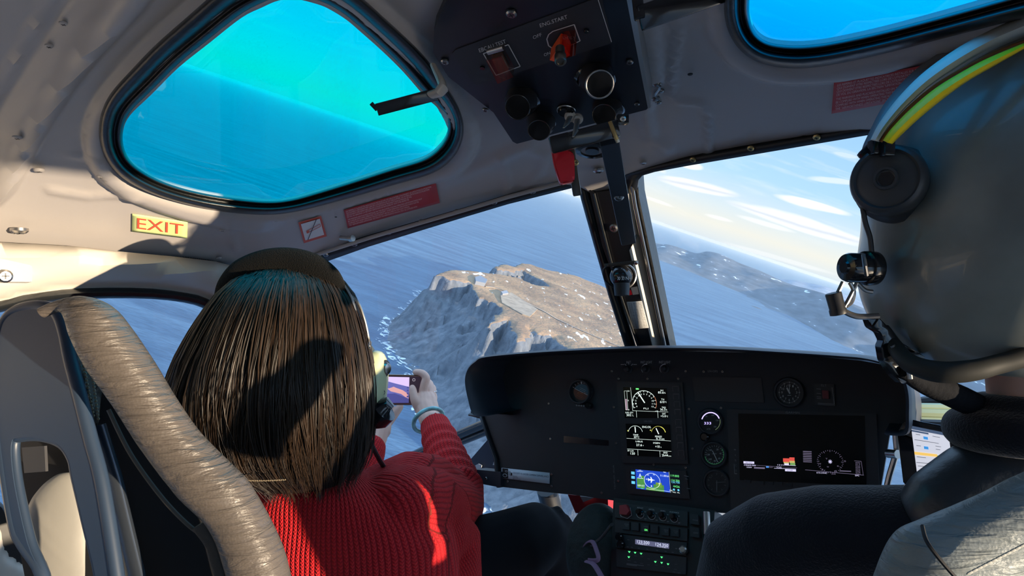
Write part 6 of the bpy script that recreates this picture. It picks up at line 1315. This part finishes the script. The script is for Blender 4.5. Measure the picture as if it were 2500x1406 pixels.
band('visor_cover', [(2100,420),(2106,370),(2122,330),(2165,250),(2240,170),(2340,105),(2440,55),(2560,10)], [(2160,440),(2166,390),(2176,350),(2225,265),(2290,200),(2380,140),(2470,95),(2580,50)], .612, M('visor_cover_grey', (.20, .21, .22), .4), .003, dd=.01)
band('clear_visor', [(2128,342),(2150,300),(2195,240),(2255,180),(2335,122),(2420,75),(2520,30)], [(2144,345),(2168,312),(2215,262),(2278,208),(2355,158),(2440,112),(2540,72)], .568, M('visor_reflection_cream', (.72, .70, .62), .5), .002, dd=-.02)  # opaque cream paints in the clear visor's bright reflection
YG = M('yellow_visor', (.95, .78, .02), .4); YG.node_tree.nodes['Principled BSDF'].inputs['Specular IOR Level'].default_value = .2
band('yellow_visor', [(2158,344),(2180,314),(2225,268),(2285,218),(2350,178),(2410,146),(2500,108)], [(2176,350),(2200,326),(2246,284),(2300,240),(2358,198),(2416,164),(2506,113)], .555, YG, .002, dd=-.032, label='glossy yellow visor')
b = nb(); tube(b, cr([PD(x, y, .562 - .004 * k) for k, (x, y) in enumerate(((2150,346),(2172,314),(2218,264),(2280,212),(2348,170),(2410,138),(2470,112),(2540,90)))], 8), .0014, 8); obj('visor_edge', b, M('visor_edge_brown', (.22, .07, .01), .3), he)
RB = M('knob_rubber', (.045, .050, .055), .42); nk = (-CR * .64 - CF * .76 + CU * .03).normalized()
b = nb(); lathe(b, PD(2186,452,.603), nk, [(.034,-.004),(.034,.004),(.031,.008),(.029,.012),(.0295,.020),(.0305,.030),(.028,.037),(.0255,.0385),(.0235,.036),(.019,.0375),(.010,.038),(.0095,.041),(.0075,.041),(.007,.038),(.003,.037)], 48); kb = obj('visor_knob', b, RB, he)
b = nb(); c = PD(2186,452,.603) + nk * .041; lathe(b, c - nk * .004, nk, [(.0065,0),(.0065,.001)], 6); obj('hex_socket', b, MT['black'], kb)
b = nb(); box(b, PD(2145,360,.580), (.014, .013, .012), RC, bev=.0015); box(b, PD(2166,362,.572), (.009, .014, .010), RC, bev=.0015); box(b, PD(2130,375,.59), (.02, .018, .008), RC @ Matrix.Rotation(rad(45), 3, 'Z'), bev=.003); obj('visor_hinge', b, MT['gloss'], he)
nk2 = (-CR * .97 - CF * .22 + CU * .02).normalized(); b = nb(); lathe(b, PD(2134,655,.60), nk2, [(.0150,0),(.0155,.008),(.0150,.010),(.0132,.0105),(.0130,.026),(.0118,.029),(.006,.0295),(.005,.0315),(.002,.0315)], 32); kb = obj('microphone_swivel', b, MT['gloss'], he)
b = nb(); tube(b, [PD(2108,622,.575), PD(2112,650,.568), PD(2116,672,.572)], .0018, 8); obj('lever', b, MT['dsteel'], kb)
b = nb()
for P in (((2058,688),(2050,705),(2042,722)), ((2092,690),(2080,715),(2062,748),(2048,762)), ((2075,690),(2084,710),(2080,735),(2066,748)), ((2095,692),(2112,708),(2130,712))): tube(b, cr([PD(x, y, .585) for x, y in P], 6), .0018, 8)
tube(b, cr([PD(x, y, .59) for x, y in ((2062,760),(2078,768),(2100,773),(2145,772))], 6), .0026, 8); obj('microphone_boom', b, MT['dsteel'], he)
b = nb(); a_, c_ = PD(2034,715,.585), PD(2048,768,.585); lathe(b, a_, c_ - a_, [(.0062,0),(.0068,.001),(.0066,.014),(.0072,.015),(.0072,.019),(.005,.0195)], 20); obj('microphone', b, MT['black'], he)
b = nb(); slab(b, [PD(x, y, .60) for x, y in ((2120,778),(2146,774),(2172,800),(2200,835),(2245,862),(2262,872),(2225,890),(2200,884),(2196,905),(2222,930),(2205,938),(2180,915),(2158,880),(2152,845),(2158,832),(2148,812),(2128,800))], CF * .012); bmesh.ops.bevel(b, geom=b.edges[:], offset=.001, segments=1, affect='EDGES'); obj('chin_strap', b, MT['gloss'], he)
b = nb(); tube(b, cr([PD(x, y, .592) for x, y in ((2178,842),(2205,880),(2218,905),(2222,925))], 6), .0022, 8); obj('strap_wire', b, MT['dsteel'], he)
b = nb(); tube(b, cr([PD(x, y, .595) for x, y in ((2100,470),(2112,540),(2124,580),(2128,620))], 6), .0022, 8); obj('side_wire', b, MT['black'], he)
b = nb(); tube(b, cr([PD(x, y, d) for x, y, d in ((2200,905,.60),(2250,935,.61),(2305,955,.62),(2350,975,.63),(2400,998,.64),(2450,1020,.65))], 8), [.006,.0085,.0115,.012,.0115,.010], 14); obj('communication_cord', b, M('cord_sleeve', (.010,.011,.014), .9, spec=.1, bump=(120, .6, .003)), label='thick black sleeved cord from the helmet to the dark collar', cat='cord')
cd = bpy.data.cameras.new('camera'); cam = bpy.data.objects.new('camera', cd); C.objects.link(cam)
cam.location = CAM; cam.rotation_euler = RC.to_euler(); cd.sensor_width = 36; cd.lens = 36 * F / 2500; cd.clip_start = .02; cd.clip_end = 400000
bpy.context.scene.camera = cam
vw = bpy.context.scene.view_settings; vw.view_transform = 'Standard'; vw.look = 'None'; vw.gamma = 1; vw.exposure = .8; vw.use_curve_mapping = False
